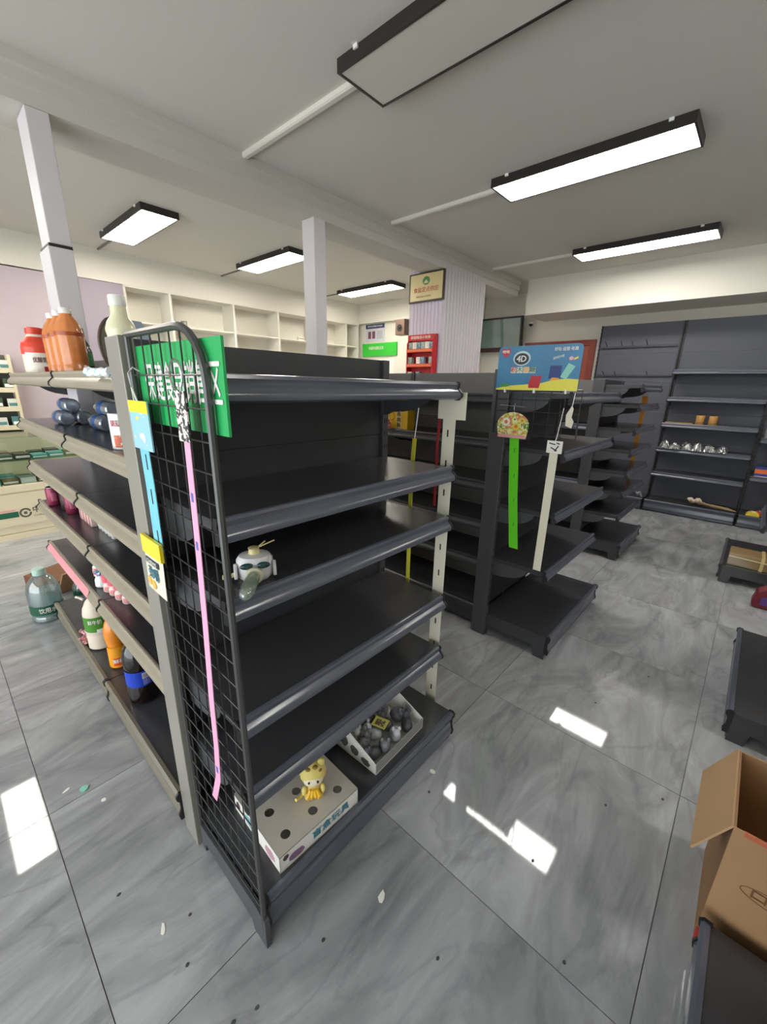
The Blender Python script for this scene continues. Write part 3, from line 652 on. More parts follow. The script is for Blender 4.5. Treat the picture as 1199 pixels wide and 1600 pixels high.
# three tea bottles
TEA = mat('orange_tea', (214, 130, 70), 0.18, var=0.25, scale=30, spec=0.7)
for i, (x, y) in enumerate(((0.437, 2.0), (0.437, 2.105), (0.437, 2.21))):
    t = bottle('tea_bottle', ['orange tea bottle, nearest of the three with white caps', 'orange tea bottle, middle of the three with white caps', 'orange tea bottle, furthest of the three with white caps'][i], (x, y, ZT), [(0.04, 0), (0.046, 0.006), (0.046, 0.03), (0.044, 0.035), (0.046, 0.045), (0.046, 0.14), (0.043, 0.16), (0.034, 0.185), (0.02, 0.205), (0.017, 0.215), (0.017, 0.222)], TEA, 0.021, 0.212, 0.232, WHITE, 'orange tea bottles on the top shelf', ribs=10, ribamp=0.018, seg=40)
    band(t, 0.0475, 0.135, 0.148, mat('tea_label_dark', (170, 76, 34), 0.3), 0, 2*PI, 'label')
# two red capped yoghurt drinks
RCAP = mat('orange_red_cap', (228, 74, 50), 0.35)
for i, (x, y, sz) in enumerate(((0.437, 2.62, 1.22), (0.548, 2.71, 1.1))):
    t = bottle('yoghurt_bottle', ['red sleeved yoghurt bottle nearest the shelf edge', 'red sleeved yoghurt bottle partly hidden behind the orange tea'][i], (x, y, ZT), [(0.045*sz, 0), (0.052*sz, 0.008), (0.052*sz, 0.12), (0.048*sz, 0.14), (0.032*sz, 0.165), (0.026*sz, 0.175), (0.026*sz, 0.185)], mat('yoghurt_white', (238, 226, 208), 0.35), 0.029*sz, 0.178, 0.208, RCAP)
    a = CAM(x, y)
    band(t, 0.0528*sz, 0.088, 0.12, RCAP, name='sleeve'); band(t, 0.0528*sz, 0.12, 0.14, RCAP, name='sleeve', r2=0.0488*sz); band(t, 0.0488*sz, 0.14, 0.166, RCAP, name='sleeve', r2=0.0325*sz)
    band(t, 0.0530*sz, 0.02, 0.095, mat('yoghurt_label', (240, 230, 216), 0.4), a-0.9, a+0.9); band(t, 0.0526*sz, 0.005, 0.10, mat('sleeve_gold', (206, 130, 96), 0.4), a+0.9, a+2.2, 'side_panel')
    text_cyl('优酸乳', 0.026, mat('label_plum', (112, 60, 70), 0.4), t, 0.0532*sz, 0.062, a, 0.055, 0.02)
    band(t, 0.0533*sz, 0.008, 0.035, mat('label_berry', (184, 30, 40), 0.4), a+0.15, a+0.75, 'fruit_mark')
# dark green bottle behind
t = bottle('dark_green_bottle', 'small dark green glass bottle behind the orange tea', (0.555, 2.35, ZT), [(0.03, 0), (0.034, 0.005), (0.034, 0.10), (0.028, 0.13), (0.014, 0.16), (0.013, 0.185)], mat('dark_green_glass', (40, 58, 44), 0.15, spec=0.7), 0.015, 0.178, 0.20, mat('green_cap', (46, 104, 60), 0.4))
band(t, 0.0345, 0.04, 0.095, mat('bottle_label_green', (50, 120, 66), 0.4))
# round mirror and grey panel behind the pale drink
t = thing('oval_mirror', 'brown rimmed oval table mirror behind the pale drink bottle', 'mirror', (0.565, 1.90, ZT), CAM(0.565, 1.90)+PI/2+0.5)
m_ = MB(); pts = [(0.065*math.cos(i*2*PI/28), 0.0, 0.108+0.098*math.sin(i*2*PI/28)) for i in range(29)]
m_.tube(pts, 0.006, 8).build('rim', mat('mirror_rim', (88, 72, 60), 0.4), t, True)
MB().prism([(0.062*math.cos(i*2*PI/28), 0.108+0.095*math.sin(i*2*PI/28)) for i in range(28)], 'y', -0.002, 0.002).build('glass', mat('mirror_glass', (120, 116, 108), 0.12, 0.8), t)
MB().box(-0.05, -0.02, 0, 0.05, 0.02, 0.012).build('foot', mat('mirror_rim', (88, 72, 60)), t)
t = thing('folding_stand_board', 'blue-grey plastic board leaning behind the wire panel', 'board', (0.57, 1.73, ZT), CAM(0.57, 1.73)+PI/2)
o = MB().prism([(-0.05, 0.002), (0.06, 0.002), (0.055, 0.13), (0.03, 0.185), (-0.035, 0.19), (-0.05, 0.17)], 'y', -0.006, 0.006).build('board', mat('slate_plastic', (128, 138, 148), 0.4), t, bevel=0.002); o.rotation_euler = (-0.12, 0, 0)
MB().box(-0.06, -0.02, 0, 0.06, 0.045, 0.008).build('foot', mat('slate_plastic', (128, 138, 148)), t)
# wrapper clipped on the top rail
t = thing('blue_wrapper', 'crinkled blue and white sweet wrapper on the top rail', 'wrapper', (0.331, 1.285, 1.448))
w_ = MB(); n = 12
w_.tube([(0.0, -0.10+0.2*i/n, 0.012+0.002*math.sin(i*1.7)) for i in range(n+1)], [0.014 if i in (0, n) else 0.009+0.002*(i % 2) for i in range(n+1)], 8)
w_.build('film', spot_mat('wrapper_print', [(110, 190, 220), (232, 240, 240), (90, 160, 200)], 70), t, True)

# shelf two: food tin and lying water bottles
x, y = 0.418, 1.475
t = thing('food_tin', 'white food tin with crimson ribbon print and picture of nuts', 'tin', (x, y, Z2))
MB().lathe([(0.036, 0), (0.038, 0.003), (0.0375, 0.006), (0.0375, 0.104), (0.038, 0.107), (0.036, 0.110), (0.034, 0.107)], 28).build('body', mat('tin_white', (232, 228, 224), 0.35, 0.1), t, True)
a = CAM(x, y)
band(t, 0.0379, 0.008, 0.045, spot_mat('nut_print', [(226, 170, 110), (204, 96, 60), (240, 220, 190)], 110), a-0.9, a+0.7, 'food_picture')
band(t, 0.0382, 0.010, 0.028, mat('label_crimson', (184, 42, 50)), a-0.15, a+0.45, 'red_oval'); band(t, 0.0381, 0.072, 0.090, mat('ribbon_magenta', (176, 30, 74), 0.4), a-1.0, a-0.1, 'ribbon')
text_cyl('八宝粥', 0.016, WHITE, t, 0.0384, 0.081, a-0.55, 0.026, 0.02); band(t, 0.038, 0.006, 0.103, mat('tin_side', (120, 116, 112), 0.4), a+0.95, a+1.7, 'side_print')
WAT = clear_mat('water_bottle_plastic', (0.86, 0.92, 0.95), 0.26, 0.12, 0.3, (0.7, 0.74, 0.78))
BLU = mat('water_label_blue', (46, 92, 150), 0.4, var=0.2, scale=30)
k = 0
for (x, y, z) in ((0.515, 2.13, 0.032), (0.585, 2.13, 0.032), (0.455, 2.52, 0.032), (0.525, 2.52, 0.032), (0.55, 2.15, 0.088), (0.49, 2.55, 0.088)):
    t = thing('water_bottle', ['water bottle lying at the front, near end', 'water bottle lying at the back, near end', 'water bottle lying at the front, far end', 'water bottle lying at the back, far end', 'water bottle lying on top of the pile, near one', 'water bottle lying on top of the pile, far one'][k]+' of the second shelf', 'bottle', (x, y-0.12, Z2+z), 0, 'water bottles lying on the second shelf'); k += 1
    def lay(o): o.rotation_euler = (-PI/2, 0, 0); return o
    lay(MB().lathe([(0.026, 0), (0.032, 0.006), (0.030, 0.02), (0.032, 0.03), (0.032, 0.15), (0.030, 0.17), (0.018, 0.20), (0.0125, 0.21), (0.0125, 0.222)], 20).build('body', WAT, t, True))
    lay(MB().lathe([(0.0322, 0.07), (0.0325, 0.072), (0.0325, 0.128), (0.0322, 0.13)], 20).build('label', BLU, t, True))
    lay(MB().lathe([(0.015, 0.216), (0.0155, 0.218), (0.0155, 0.236), (0.013, 0.238)], 14).build('cap', WHITE, t, True))

# shelf four: drink cans, cartons, cups
PKC = mat('can_plum', (142, 52, 80), 0.3, 0.3); DKC = mat('can_dark', (60, 50, 52), 0.35, 0.3)
for i, (x, y, m_) in enumerate(((0.395, 2.78, PKC), (0.43, 2.64, DKC), (0.43, 2.545, PKC), (0.47, 2.75, PKC))):
    t = thing('drink_can', ['plum coloured can at the far end of the fourth shelf', 'dark can with white emblem between two plum cans', 'plum coloured can nearest the pale cartons', 'plum coloured can at the back of the group'][i], 'can', (x, y, Z4), 0, 'cans on the fourth shelf')
    MB().lathe([(0.028, 0), (0.033, 0.006), (0.033, 0.092), (0.029, 0.10)], 22).build('body', m_, t, True); MB().lathe([(0.0295, 0.099), (0.030, 0.103), (0.026, 0.103), (0.026, 0.100)], 20).build('lid', CHROME, t, True)
    a = CAM(x, y)
    band(t, 0.0335, 0.03, 0.075, PAPERW if m_ is DKC else mat('can_light_plum', (176, 92, 116), 0.35, 0.2), a-0.4, a+0.4, 'emblem')
for i in range(4):
    t = thing('drink_carton', 'pale pink striped carton, %s from the far end on the fourth shelf' % ORD[i], 'carton', (0.452, 2.40-i*0.052, Z4), 0, 'pale cartons on the fourth shelf')
    MB().box(-0.022, -0.024, 0, 0.022, 0.024, 0.085).build('box', mat('carton_pale', (226, 204, 196), 0.5), t, bevel=0.002); MB().box(-0.0228, -0.01, 0.004, -0.022, 0.01, 0.081).build('stripe', mat('carton_rose', (206, 120, 124), 0.5), t)
for i in range(5):
    t = thing('yoghurt_cup', 'white yoghurt cup, %s from the far end on the fourth shelf' % ORD[i], 'cup', (0.462, 2.17-i*0.046, Z4), 0, 'white cups on the fourth shelf')
    MB().lathe([(0.014, 0), (0.016, 0.003), (0.021, 0.05), (0.022, 0.052)], 18).build('cup', WHITE, t, True); MB().lathe([(0.022, 0.052), (0.023, 0.054), (0.001, 0.055)], 18).build('foil_lid', mat('foil', (206, 206, 206), 0.3, 0.6), t, True)
# shelf five: little bottles
x, y = 0.405, 2.10
t = bottle('milk_drink_bottle', 'small white bottle with blue print on the fifth shelf', (x, y, Z5), [(0.024, 0), (0.029, 0.006), (0.028, 0.035), (0.022, 0.05), (0.029, 0.075), (0.027, 0.10), (0.016, 0.115), (0.015, 0.12)], mat('milk_white', (236, 236, 236), 0.35), 0.018, 0.112, 0.132, mat('cap_blue', (60, 100, 150), 0.4))
a = CAM(x, y); band(t, 0.0295, 0.060, 0.098, spot_mat('blue_white_print', [(236, 238, 240), (70, 110, 150), (230, 120, 90), (236, 238, 240)], 60), a-1.2, a+1.2)
for i, (x, y) in enumerate(((0.41, 2.02), (0.418, 1.968), (0.423, 1.905), (0.434, 1.848))):
    t = bottle('lactic_drink', ['pink lactic drink bottle, first of four', 'pink lactic drink bottle, second of four', 'pink lactic drink bottle, third of four', 'pink lactic drink bottle, last of four'][i]+' from the far end', (x, y, Z5), [(0.018, 0), (0.022, 0.005), (0.022, 0.03), (0.018, 0.04), (0.022, 0.055), (0.020, 0.085), (0.012, 0.097), (0.011, 0.10)], mat('lactic_white', (238, 214, 208), 0.35), 0.013, 0.097, 0.108, mat('foil_red', (206, 40, 56), 0.35, 0.3), 'pink lactic drinks on the fifth shelf')
    a = CAM(x, y); band(t, 0.0228, 0.05, 0.088, mat('lactic_pink', (226, 96, 112), 0.4, var=0.25, scale=60), a-1.4, a+1.4); band(t, 0.0226, 0.01, 0.03, mat('lactic_script', (220, 150, 150), 0.4, var=0.3, scale=90), a-1, a+1, 'lower_label')
# pink shelf strip on the fifth rail, far bay
tag(MB().prism([(0.3485, 0.5325), (0.3475, 0.516), (0.3400, 0.5055), (0.3350, 0.496), (0.3368, 0.488), (0.3355, 0.487), (0.3335, 0.496), (0.3388, 0.5065), (0.3462, 0.5170), (0.3470, 0.5330)], 'y', 2.10, 2.93).build('shelf_talker', mat('pink_price_strip', (226, 150, 158), 0.5, var=0.2, scale=25)), 'faded pink paper strip along the fifth shelf rail', 'label strip')
# base: milk, orange, cola
x, y = 0.385, 2.27
t = bottle('milk_jug', 'cream plastic milk jug with green label on the bottom shelf', (x, y, ZB), [(0.045, 0), (0.056, 0.008), (0.057, 0.08), (0.0555, 0.085), (0.057, 0.09), (0.057, 0.19), (0.052, 0.22), (0.036, 0.255), (0.022, 0.27), (0.022, 0.285)], mat('milk_cream', (226, 214, 196), 0.4), 0.025, 0.275, 0.30, WHITE)
a = CAM(x, y); band(t, 0.0577, 0.105, 0.185, mat('milk_green', (72, 138, 44), 0.45, var=0.2, scale=30), a-1.6, a+1.6)
band(t, 0.0580, 0.10, 0.12, WHITE, a-0.2, a+0.7, 'white_swoosh'); text_cyl('鲜牛奶', 0.026, WHITE, t, 0.0582, 0.158, a-0.25, 0.06, 0.02)
MB().tube([(-0.036, 0.03, 0.262), (-0.05, 0.045, 0.272), (-0.055, 0.065, 0.268), (-0.045, 0.075, 0.258), (-0.03, 0.06, 0.245)], 0.006, 6).build('handle', mat('milk_cream', (226, 214, 196)), t, True)
x, y = 0.395, 2.03
t = bottle('orange_drink_bottle', 'bright orange soft drink bottle next to the cola', (x, y, ZB), [(0.03, 0), (0.039, 0.008), (0.039, 0.07), (0.034, 0.10), (0.041, 0.16), (0.040, 0.20), (0.030, 0.235), (0.015, 0.26), (0.014, 0.275)], mat('orange_soda', (236, 140, 30), 0.2, var=0.1, spec=0.7), 0.0165, 0.268, 0.29, mat('soda_cap', (236, 200, 170), 0.4))
a = CAM(x, y); band(t, 0.0397, 0.012, 0.115, mat('soda_label', (238, 160, 36), 0.4), a-1.5, a+1.5, r2=0.039); band(t, 0.0402, 0.02, 0.06, mat('soda_red', (220, 84, 40), 0.4), a-0.6, a+0.8, 'label_print')
text_cyl('鲜橙', 0.024, WHITE, t, 0.0405, 0.042, a, 0.05, 0.03)
x, y = 0.398, 1.715
COLA = mat('cola_dark', (20, 12, 11), 0.08, spec=0.8)
t = bottle('cola_bottle', 'large dark cola bottle with blue label on the bottom shelf', (x, y, ZB), [(0.043, 0), (0.056, 0.012), (0.057, 0.08), (0.054, 0.09), (0.054, 0.165), (0.057, 0.175), (0.057, 0.215), (0.050, 0.25), (0.03, 0.283), (0.016, 0.298), (0.015, 0.31)], COLA, 0.0175, 0.304, 0.326, mat('cap_royal', (40, 70, 170), 0.4), ribs=5, ribamp=0.012, seg=40)
a = CAM(x, y); band(t, 0.0560, 0.092, 0.163, mat('label_royal', (30, 66, 190), 0.35, var=0.12), 0, 2*PI)
band(t, 0.0564, 0.128, 0.155, mat('barcode_white', (220, 220, 226), 0.4), a+0.05, a+0.5, 'barcode')
for i in range(7): band(t, 0.0567, 0.132, 0.152, INK, a+0.09+i*0.055, a+0.11+i*0.055, 'bar', 2)
for i in range(3): text_cyl('可乐型汽水', 0.008, WHITE, t, 0.0564, 0.12-i*0.009, a+0.3, 0.026)
# tangled pink and white bag by the milk
t = thing('crumpled_bag', 'crumpled pink and white plastic bag on the bottom shelf edge', 'bag', (0.335, 2.33, ZB+0.006))
rnd = random.Random(4)
for q in range(7):
    pts = [(rnd.uniform(-0.028, 0.03), rnd.uniform(-0.06, 0.06), 0.012+rnd.uniform(0, 0.05)) for _ in range(5)]
    MB().tube(pts, [0.003, 0.008, 0.01, 0.008, 0.003], 6).build('fold', spot_mat('bag_print', [(232, 216, 212), (206, 140, 146), (240, 234, 230)], 90), t, True)

# floor by the far end of the row
WJ = clear_mat('jug_plastic', (0.86, 0.95, 0.94), 0.16, 0.06, 0.12, (0.7, 0.8, 0.8))
t = thing('water_jug', 'large clear water jug with green label on the floor', 'jug', (0.285, 3.075, 0))
MB().lathe([(0.07, 0), (0.083, 0.01), (0.083, 0.03), (0.079, 0.04), (0.083, 0.05), (0.083, 0.10), (0.085, 0.12), (0.085, 0.20), (0.075, 0.245), (0.045, 0.285), (0.028, 0.295), (0.026, 0.31)], 32).build('body', WJ, t, True)
MB().lathe([(0.066, 0.004), (0.079, 0.012), (0.079, 0.19), (0.078, 0.191)], 28).build('water', clear_mat('jug_water', (0.72, 0.88, 0.88), 0.05, 0.02, 0.25, (0.66, 0.78, 0.78)), t, True)
MB().lathe([(0.032, 0.298), (0.034, 0.30), (0.034, 0.332), (0.030, 0.338)], 20).build('cap', mat('cap_pale_green', (176, 206, 192), 0.4), t, True)
a = CAM(0.285, 3.075); band(t, 0.0856, 0.055, 0.115, mat('jug_green', (26, 90, 66), 0.4), a-1.7, a+1.7)
text_cyl('饮用水', 0.036, WHITE, t, 0.0862, 0.085, a, 0.09, 0.02)
t = thing('flattened_carton', 'flattened brown carton on the floor behind the water jug', 'carton', (0.52, 3.62, 0), 0.4)
MB().box(-0.22, -0.16, 0, 0.22, 0.16, 0.09).build('body', mat('carton_dark_brown', (116, 78, 52), 0.75), t); 
o = MB().box(-0.22, -0.012, 0.0, 0.22, 0.0, 0.20).build('flap', CARD, t, loc=(0, -0.16, 0.0)); o.rotation_euler = (0.5, 0, 0)
t = bottle('green_label_bottle', 'clear bottle with dark green label behind the water jug', (0.47, 3.10, 0), [(0.04, 0), (0.044, 0.006), (0.044, 0.13), (0.035, 0.16), (0.016, 0.185), (0.015, 0.20)], WJ, 0.018, 0.195, 0.218, mat('cap_pale_green', (176, 206, 192)))
band(t, 0.0446, 0.06, 0.12, mat('jug_green', (26, 90, 66)))

# ================================================================== hanging things on the nearest end unit
def hang(name, label, pts, wdir, wd, m, nrm, cat='hang strip', thick=0.0015):
    t = thing(name, label, cat, pts[-1]); o0 = Vector(pts[-1])
    MB().ribbon([tuple(Vector(p)-o0) for p in pts], wdir, wd, thick, nrm).build('strip', m, t)
    return t, o0
XS = 0.318
CYAN = mat('cyan_strip', (118, 200, 226), 0.4, var=0.15, scale=30); PINK = mat('pink_strip', (240, 168, 200), 0.4, var=0.05)
t, o = hang('blue_hang_strip', 'pale blue hang strip on the wire panel', [(XS, 1.005, 1.385), (XS, 1.0, 1.20), (XS, 1.004, 1.055)], (0, 1, 0), 0.052, CYAN, (1, 0, 0))
MB().box(XS-0.002, 0.945, 1.295, XS+0.001, 1.055, 1.40).build('header_card', spot_mat('header_print', [(236, 240, 236), (150, 200, 220), (240, 214, 70)], 32), t, loc=tuple(-o)); MB().box(XS-0.0026, 0.945, 1.375, XS-0.002, 1.055, 1.40).build('header_band', mat('header_yellow', (244, 220, 40), 0.4), t, loc=tuple(-o))
for z in (1.25, 1.17, 1.07): MB().box(XS-0.0015, 0.995, z, XS-0.0007, 1.0, z+0.035).build('slit', INK, t, loc=tuple(-o))
MB().tube([Vector((XS, 1.02, 1.395))-o, Vector((XS-0.004, 1.012, 1.43))-o, Vector((XS, 1.0, 1.395))-o], 0.0018, 6).build('hook', WHITE, t, True)
MB().tube([Vector((XS-0.004, 1.012, 1.428))-o, Vector((XS-0.006, 1.016, 1.455))-o, Vector((XS+0.004, 1.012, 1.468))-o, Vector((XS+0.012, 1.0, 1.46))-o], 0.002, 6).build('wire_hook', CHROME, t, True)
# pouch at its lower end
t = thing('snack_pouch', 'yellow and white snack pouch at the end of the blue strip', 'pouch', (XS-0.005, 1.03, 0.925))
pv = MB(); n = 8; vs = []; fs = []
for i in range(n+1):
    z = 0.145*i/n; bulge = 0.004*math.sin(PI*i/n)**0.7; lean = 0.0
    for yy, s_ in ((-0.058, 0), (-0.03, 1), (0.0, 1.1), (0.03, 1), (0.058, 0)): vs.append((-bulge*s_-0.002, yy+0.012*(1-i/n), z+0.006*(yy > 0)*(i == 0)))
    for yy, s_ in ((0.058, 0), (0.03, 1), (0.0, 1.1), (-0.03, 1), (-0.058, 0)): vs.append((bulge*s_*0.4-0.001, yy+0.012*(1-i/n), z))
for i in range(n):
    for q in range(10): fs.append((i*10+q, i*10+(q+1) % 10, i*10+10+(q+1) % 10, i*10+10+q))
fs.append(tuple(range(10))); fs.append(tuple(range(n*10, n*10+10)))
pv.add(vs, fs).build('bag', mat('pouch_white', (232, 228, 206), 0.4, var=0.05), t, True)
MB().box(-0.0068, -0.06, 0.106, 0.001, 0.06, 0.152).build('yellow_top', mat('pouch_yellow', (240, 214, 50), 0.4), t)
MB().box(-0.0072, -0.036, 0.082, -0.0066, 0.044, 0.098).build('name_band', mat('pouch_band', (40, 50, 60), 0.4), t); text('CHEWS', 0.014, WHITE, t, (-0.0073, 0.004, 0.090), **FX, bold=0.02, width=0.06)
text('劲嚼', 0.036, mat('pouch_teal', (40, 110, 130), 0.4), t, (-0.0070, 0.002, 0.058), **FX, bold=0.03, width=0.062)
for yy, zz in ((0.035, 0.03), (0.008, 0.026)):
    q = MB().lathe([(0.012, 0), (0.012, 0.002), (0.001, 0.002)], 14).build('fruit_mark', mat('fruit_orange', (240, 180, 80), 0.5), t, loc=(-0.0055, yy+0.005, zz)); q.rotation_euler = (0, -PI/2, 0)
# pink strip
t, o = hang('pink_hang_strip', 'long pink hang strip curling at the bottom of the wire panel', [(XS, 0.772, 1.345), (XS-0.002, 0.775, 1.15), (XS-0.003, 0.785, 0.95), (XS-0.004, 0.80, 0.75), (XS-0.005, 0.805, 0.60), (XS-0.008, 0.81, 0.50), (XS-0.012, 0.838, 0.415)], (0, 1, 0), 0.024, PINK, (1, 0, 0))
MB().box(XS-0.002, 0.755, 1.335, XS+0.001, 0.80, 1.425).build('header_card', spot_mat('header_print_bw', [(236, 232, 226), (60, 56, 58), (236, 228, 220), (214, 160, 170)], 60), t, loc=tuple(-o))
for z, xx, yy in ((1.22, 0.0013, 0.774), (1.12, 0.0022, 0.777), (0.52, 0.0075, 0.809)): MB().box(XS-xx-0.0013, yy-0.004, z, XS-xx-0.0006, yy+0.005, z+0.018).build('price_mark', mat('mark_blue', (96, 110, 190), 0.5), t, loc=tuple(-o))
MB().tube([Vector((XS, 0.776, 1.42))-o]+[Vector((XS-0.004, 0.776+0.026*math.cos(a_), 1.452+0.026*math.sin(a_)))-o for a_ in [-1.5+i*0.5 for i in range(12)]], 0.002, 6).build('wire_hook', CHROME, t, True)
# green shelf sign
sg_ = MB().box(0.3435, 0.662, 1.352, 0.3485, 1.045, 1.512).build('green_sign', mat('sign_green', (36, 164, 88), 0.4, var=0.06, scale=5)); tag(sg_, 'green acrylic sign with white Chinese characters behind the wire panel', 'sign')
text('保健食品销售区', 0.080, WHITE, sg_, (0.3433, 0.838, 1.434), **FX, bold=0.02, width=0.335)

# white, yellow and red strips at the right end
XR = 1.262
t, o = hang('white_hang_strip', 'white hang strip with wide head at the right shelf ends', [(XR, 0.822, 1.34), (XR, 0.825, 0.7), (XR, 0.828, 0.03)], (0, 1, 0), 0.052, mat('ivory_strip', (226, 222, 200), 0.5, var=0.03), (1, 0, 0))
MB().box(XR-0.001, 0.757, 1.332, XR+0.0015, 0.872, 1.425).build('head', mat('ivory_strip', (226, 222, 200)), t, loc=tuple(-o), bevel=0.0005)
for i in range(11): MB().box(XR-0.0014, 0.822, 1.27-i*0.11, XR-0.0008, 0.828, 1.295-i*0.11).build('slit', INK, t, loc=tuple(-o))
MB().tube([Vector((XR+0.001, 0.822, 1.42))-o, Vector((XR-0.004, 0.822, 1.438))-o, Vector((XR-0.018, 0.822, 1.43))-o], 0.002, 6).build('hook', CHROME, t, True)
t, o = hang('yellow_hang_strip', 'narrow yellow hang strip behind the right shelf ends', [(XR, 0.975, 1.25), (XR, 0.985, 1.1), (XR, 0.982, 0.8), (XR, 0.98, 0.34)], (0, 1, 0), 0.019, mat('yellow_strip', (226, 218, 70), 0.5, var=0.05), (1, 0, 0))
MB().tube([Vector((XR, 0.975, 1.25))-o, Vector((XR, 0.958, 1.40))-o, Vector((XR-0.018, 0.955, 1.438))-o], 0.0022, 6).build('cord', WHITE, t, True)
t, o = hang('red_hang_strip', 'thin red cord strip behind the white hang strip', [(XR+0.006, 0.862, 1.43), (XR+0.006, 0.872, 1.25), (XR+0.006, 0.87, 1.0)], (0, 1, 0), 0.010, mat('red_strip', (150, 34, 40), 0.5), (1, 0, 0))
MB().tube([Vector((XR+0.006, 0.862, 1.43))-o, Vector((XR-0.018, 0.86, 1.438))-o], 0.002, 6).build('hook', CHROME, t, True)

# white goggle toy
t = thing('goggle_toy', 'white toy with dark goggles and clear tube on the third shelf', 'toy', (0.475, 0.845, 0.983), math.atan2(0.845, 0.475)-PI/2)
TW = mat('toy_white', (222, 220, 222), 0.4, var=0.03)
MB().lathe([(0.034, 0.0), (0.042, 0.008), (0.044, 0.03), (0.043, 0.05), (0.036, 0.060), (0.012, 0.064)], 26, sx=1.0, sy=0.85).build('head', TW, t, True)
for sx in (-1, 1):
    MB().ell((sx*0.019, -0.037, 0.045), (0.016, 0.006, 0.008)).build('goggle_lens', mat('lens_teal', (30, 66, 66), 0.15), t, True)
    MB().prism([(-0.028, 0.01), (-0.004, 0.01), (-0.004, 0.042), (-0.016, 0.046), (-0.026, 0.036)], 'x', sx*0.041, sx*0.049).build('ear_plate', TW, t, bevel=0.002)
MB().box(-0.006, -0.040, 0.042, 0.006, -0.034, 0.047).build('goggle_bridge', mat('toy_grey', (140, 140, 150), 0.4), t)
MB().lathe([(0.012, 0.062), (0.014, 0.064), (0.012, 0.074), (0.014, 0.077), (0.010, 0.079)], 16).build('top_knob', mat('toy_cream', (222, 208, 150), 0.4), t, True)
for sx in (0.018, 0.04): MB().tube([(0.008, 0, 0.076), (0.01+sx, 0.01, 0.088)], 0.0016, 6).build('feeler', mat('toy_cream', (222, 208, 150)), t)
MB().lathe([(0.020, 0), (0.021, 0.012), (0.017, 0.014)], 20).build('tube_collar', mat('collar_cream', (214, 210, 180), 0.4), t, True, loc=(-0.004, -0.036, 0.023)).rotation_euler = (PI/2, 0, 0)
o = MB().lathe([(0.014, 0), (0.0165, 0.03), (0.0165, 0.075), (0.012, 0.09), (0.003, 0.096)], 18).build('clear_tube', clear_mat('toy_clear', (0.86, 0.94, 0.86), 0.2, 0.08, 0.2, (0.6, 0.75, 0.7)), t, True, loc=(-0.004, -0.046, 0.024)); o.rotation_euler = (PI/2+0.06, 0, -0.25)
MB().tube([(-0.045, -0.01, 0.018), (-0.06, -0.02, 0.016), (-0.075, -0.022, 0.018)], [0.006, 0.005, 0.006], 8).build('side_arm', mat('toy_cream', (222, 208, 150)), t, True)

# white perforated box, yellow figure, grey display tray
bx_ = thing('perforated_box', 'flat white printed box with round holes on the base shelf', 'box', (0.557, 0.847, ZB), -0.035)
BXT = mat('box_top_grey', (186, 180, 170), 0.6, var=0.06)
hw, hd, hh = 0.145, 0.132, 0.058
MB().box(-hw, -hd, 0, hw, -hd+0.003, hh).build('front_side', PAPERW, bx_); MB().box(-hw, hd-0.003, 0, hw, hd, hh).build('back_side', PAPERW, bx_)
MB().box(-hw, -hd, 0, -hw+0.003, hd, hh).build('left_side', PAPERW, bx_); MB().box(hw-0.003, -hd, 0, hw, hd, hh).build('right_side', PAPERW, bx_)
MB().box(-hw, -hd, 0, hw, hd, 0.003).build('bottom', PAPERW, bx_)
def holed_top():
    """plate with a 3 x 3 grid of round holes, built cell by cell"""
    mb = MB(); nx = 3; r = 0.0145; cw, ch = 2*hw/nx, 2*hd/nx; z0, z1 = hh, hh+0.0025; N = 16
    for i in range(nx):
        for j in range(nx):
            cx, cy = -hw+cw*(i+0.5), -hd+ch*(j+0.5)
            inn = [(cx+r*math.cos(2*PI*k/N+PI/4), cy+r*math.sin(2*PI*k/N+PI/4)) for k in range(N)]
            cor = [(cx+cw/2, cy+ch/2), (cx-cw/2, cy+ch/2), (cx-cw/2, cy-ch/2), (cx+cw/2, cy-ch/2)]
            outp = []
            for k in range(4):
                a_, b_ = cor[k], cor[(k+1) % 4]
                for q in range(N//4): outp.append((a_[0]+(b_[0]-a_[0])*q/(N//4), a_[1]+(b_[1]-a_[1])*q/(N//4)))
            vs = [(p[0], p[1], z) for z in (z0, z1) for p in inn+outp]; M = 2*N; fs = []
            for k in range(N):
                k2 = (k+1) % N
                fs += [(M+k, M+N+k, M+N+k2, M+k2), (k, k2, N+k2, N+k), (k, M+k, M+k2, k2)]
            mb.add(vs, fs)
    return mb
holed_top().build('holed_lid', BXT, bx_)
def splotch(parent, loc, right, up, w_, h_, m, name='print_patch', seed=1):
    rr = random.Random(seed); R_ = Vector(right); U_ = Vector(up); N_ = R_.cross(U_); vs = []; n = 18
    for i in range(n):
        a_ = 2*PI*i/n; k_ = 1+rr.uniform(-0.15, 0.1); vs.append(Vector(loc)+R_*(w_/2*k_*math.cos(a_))+U_*(h_/2*k_*math.sin(a_))+N_*0.0007)
    return MB().add(vs, [tuple(range(n))]).build(name, m, parent)
TEAL = mat('print_teal', (130, 186, 196), 0.5); ROSE = mat('print_rose', (206, 160, 176), 0.5)
splotch(bx_, (-hw, 0.03, 0.030), (0, -1, 0), (0, 0, 1), 0.085, 0.036, TEAL, seed=2); splotch(bx_, (-hw, -0.08, 0.026), (0, -1, 0), (0, 0, 1), 0.055, 0.034, ROSE, seed=3)
splotch(bx_, (-hw, 0.105, 0.034), (0, -1, 0), (0, 0, 1), 0.024, 0.03, mat('print_plum', (96, 70, 80), 0.5), seed=5)
splotch(bx_, (-0.09, -hd, 0.024), (1, 0, 0), (0, 0, 1), 0.055, 0.03, mat('print_mauve', (140, 110, 140), 0.5), seed=4)
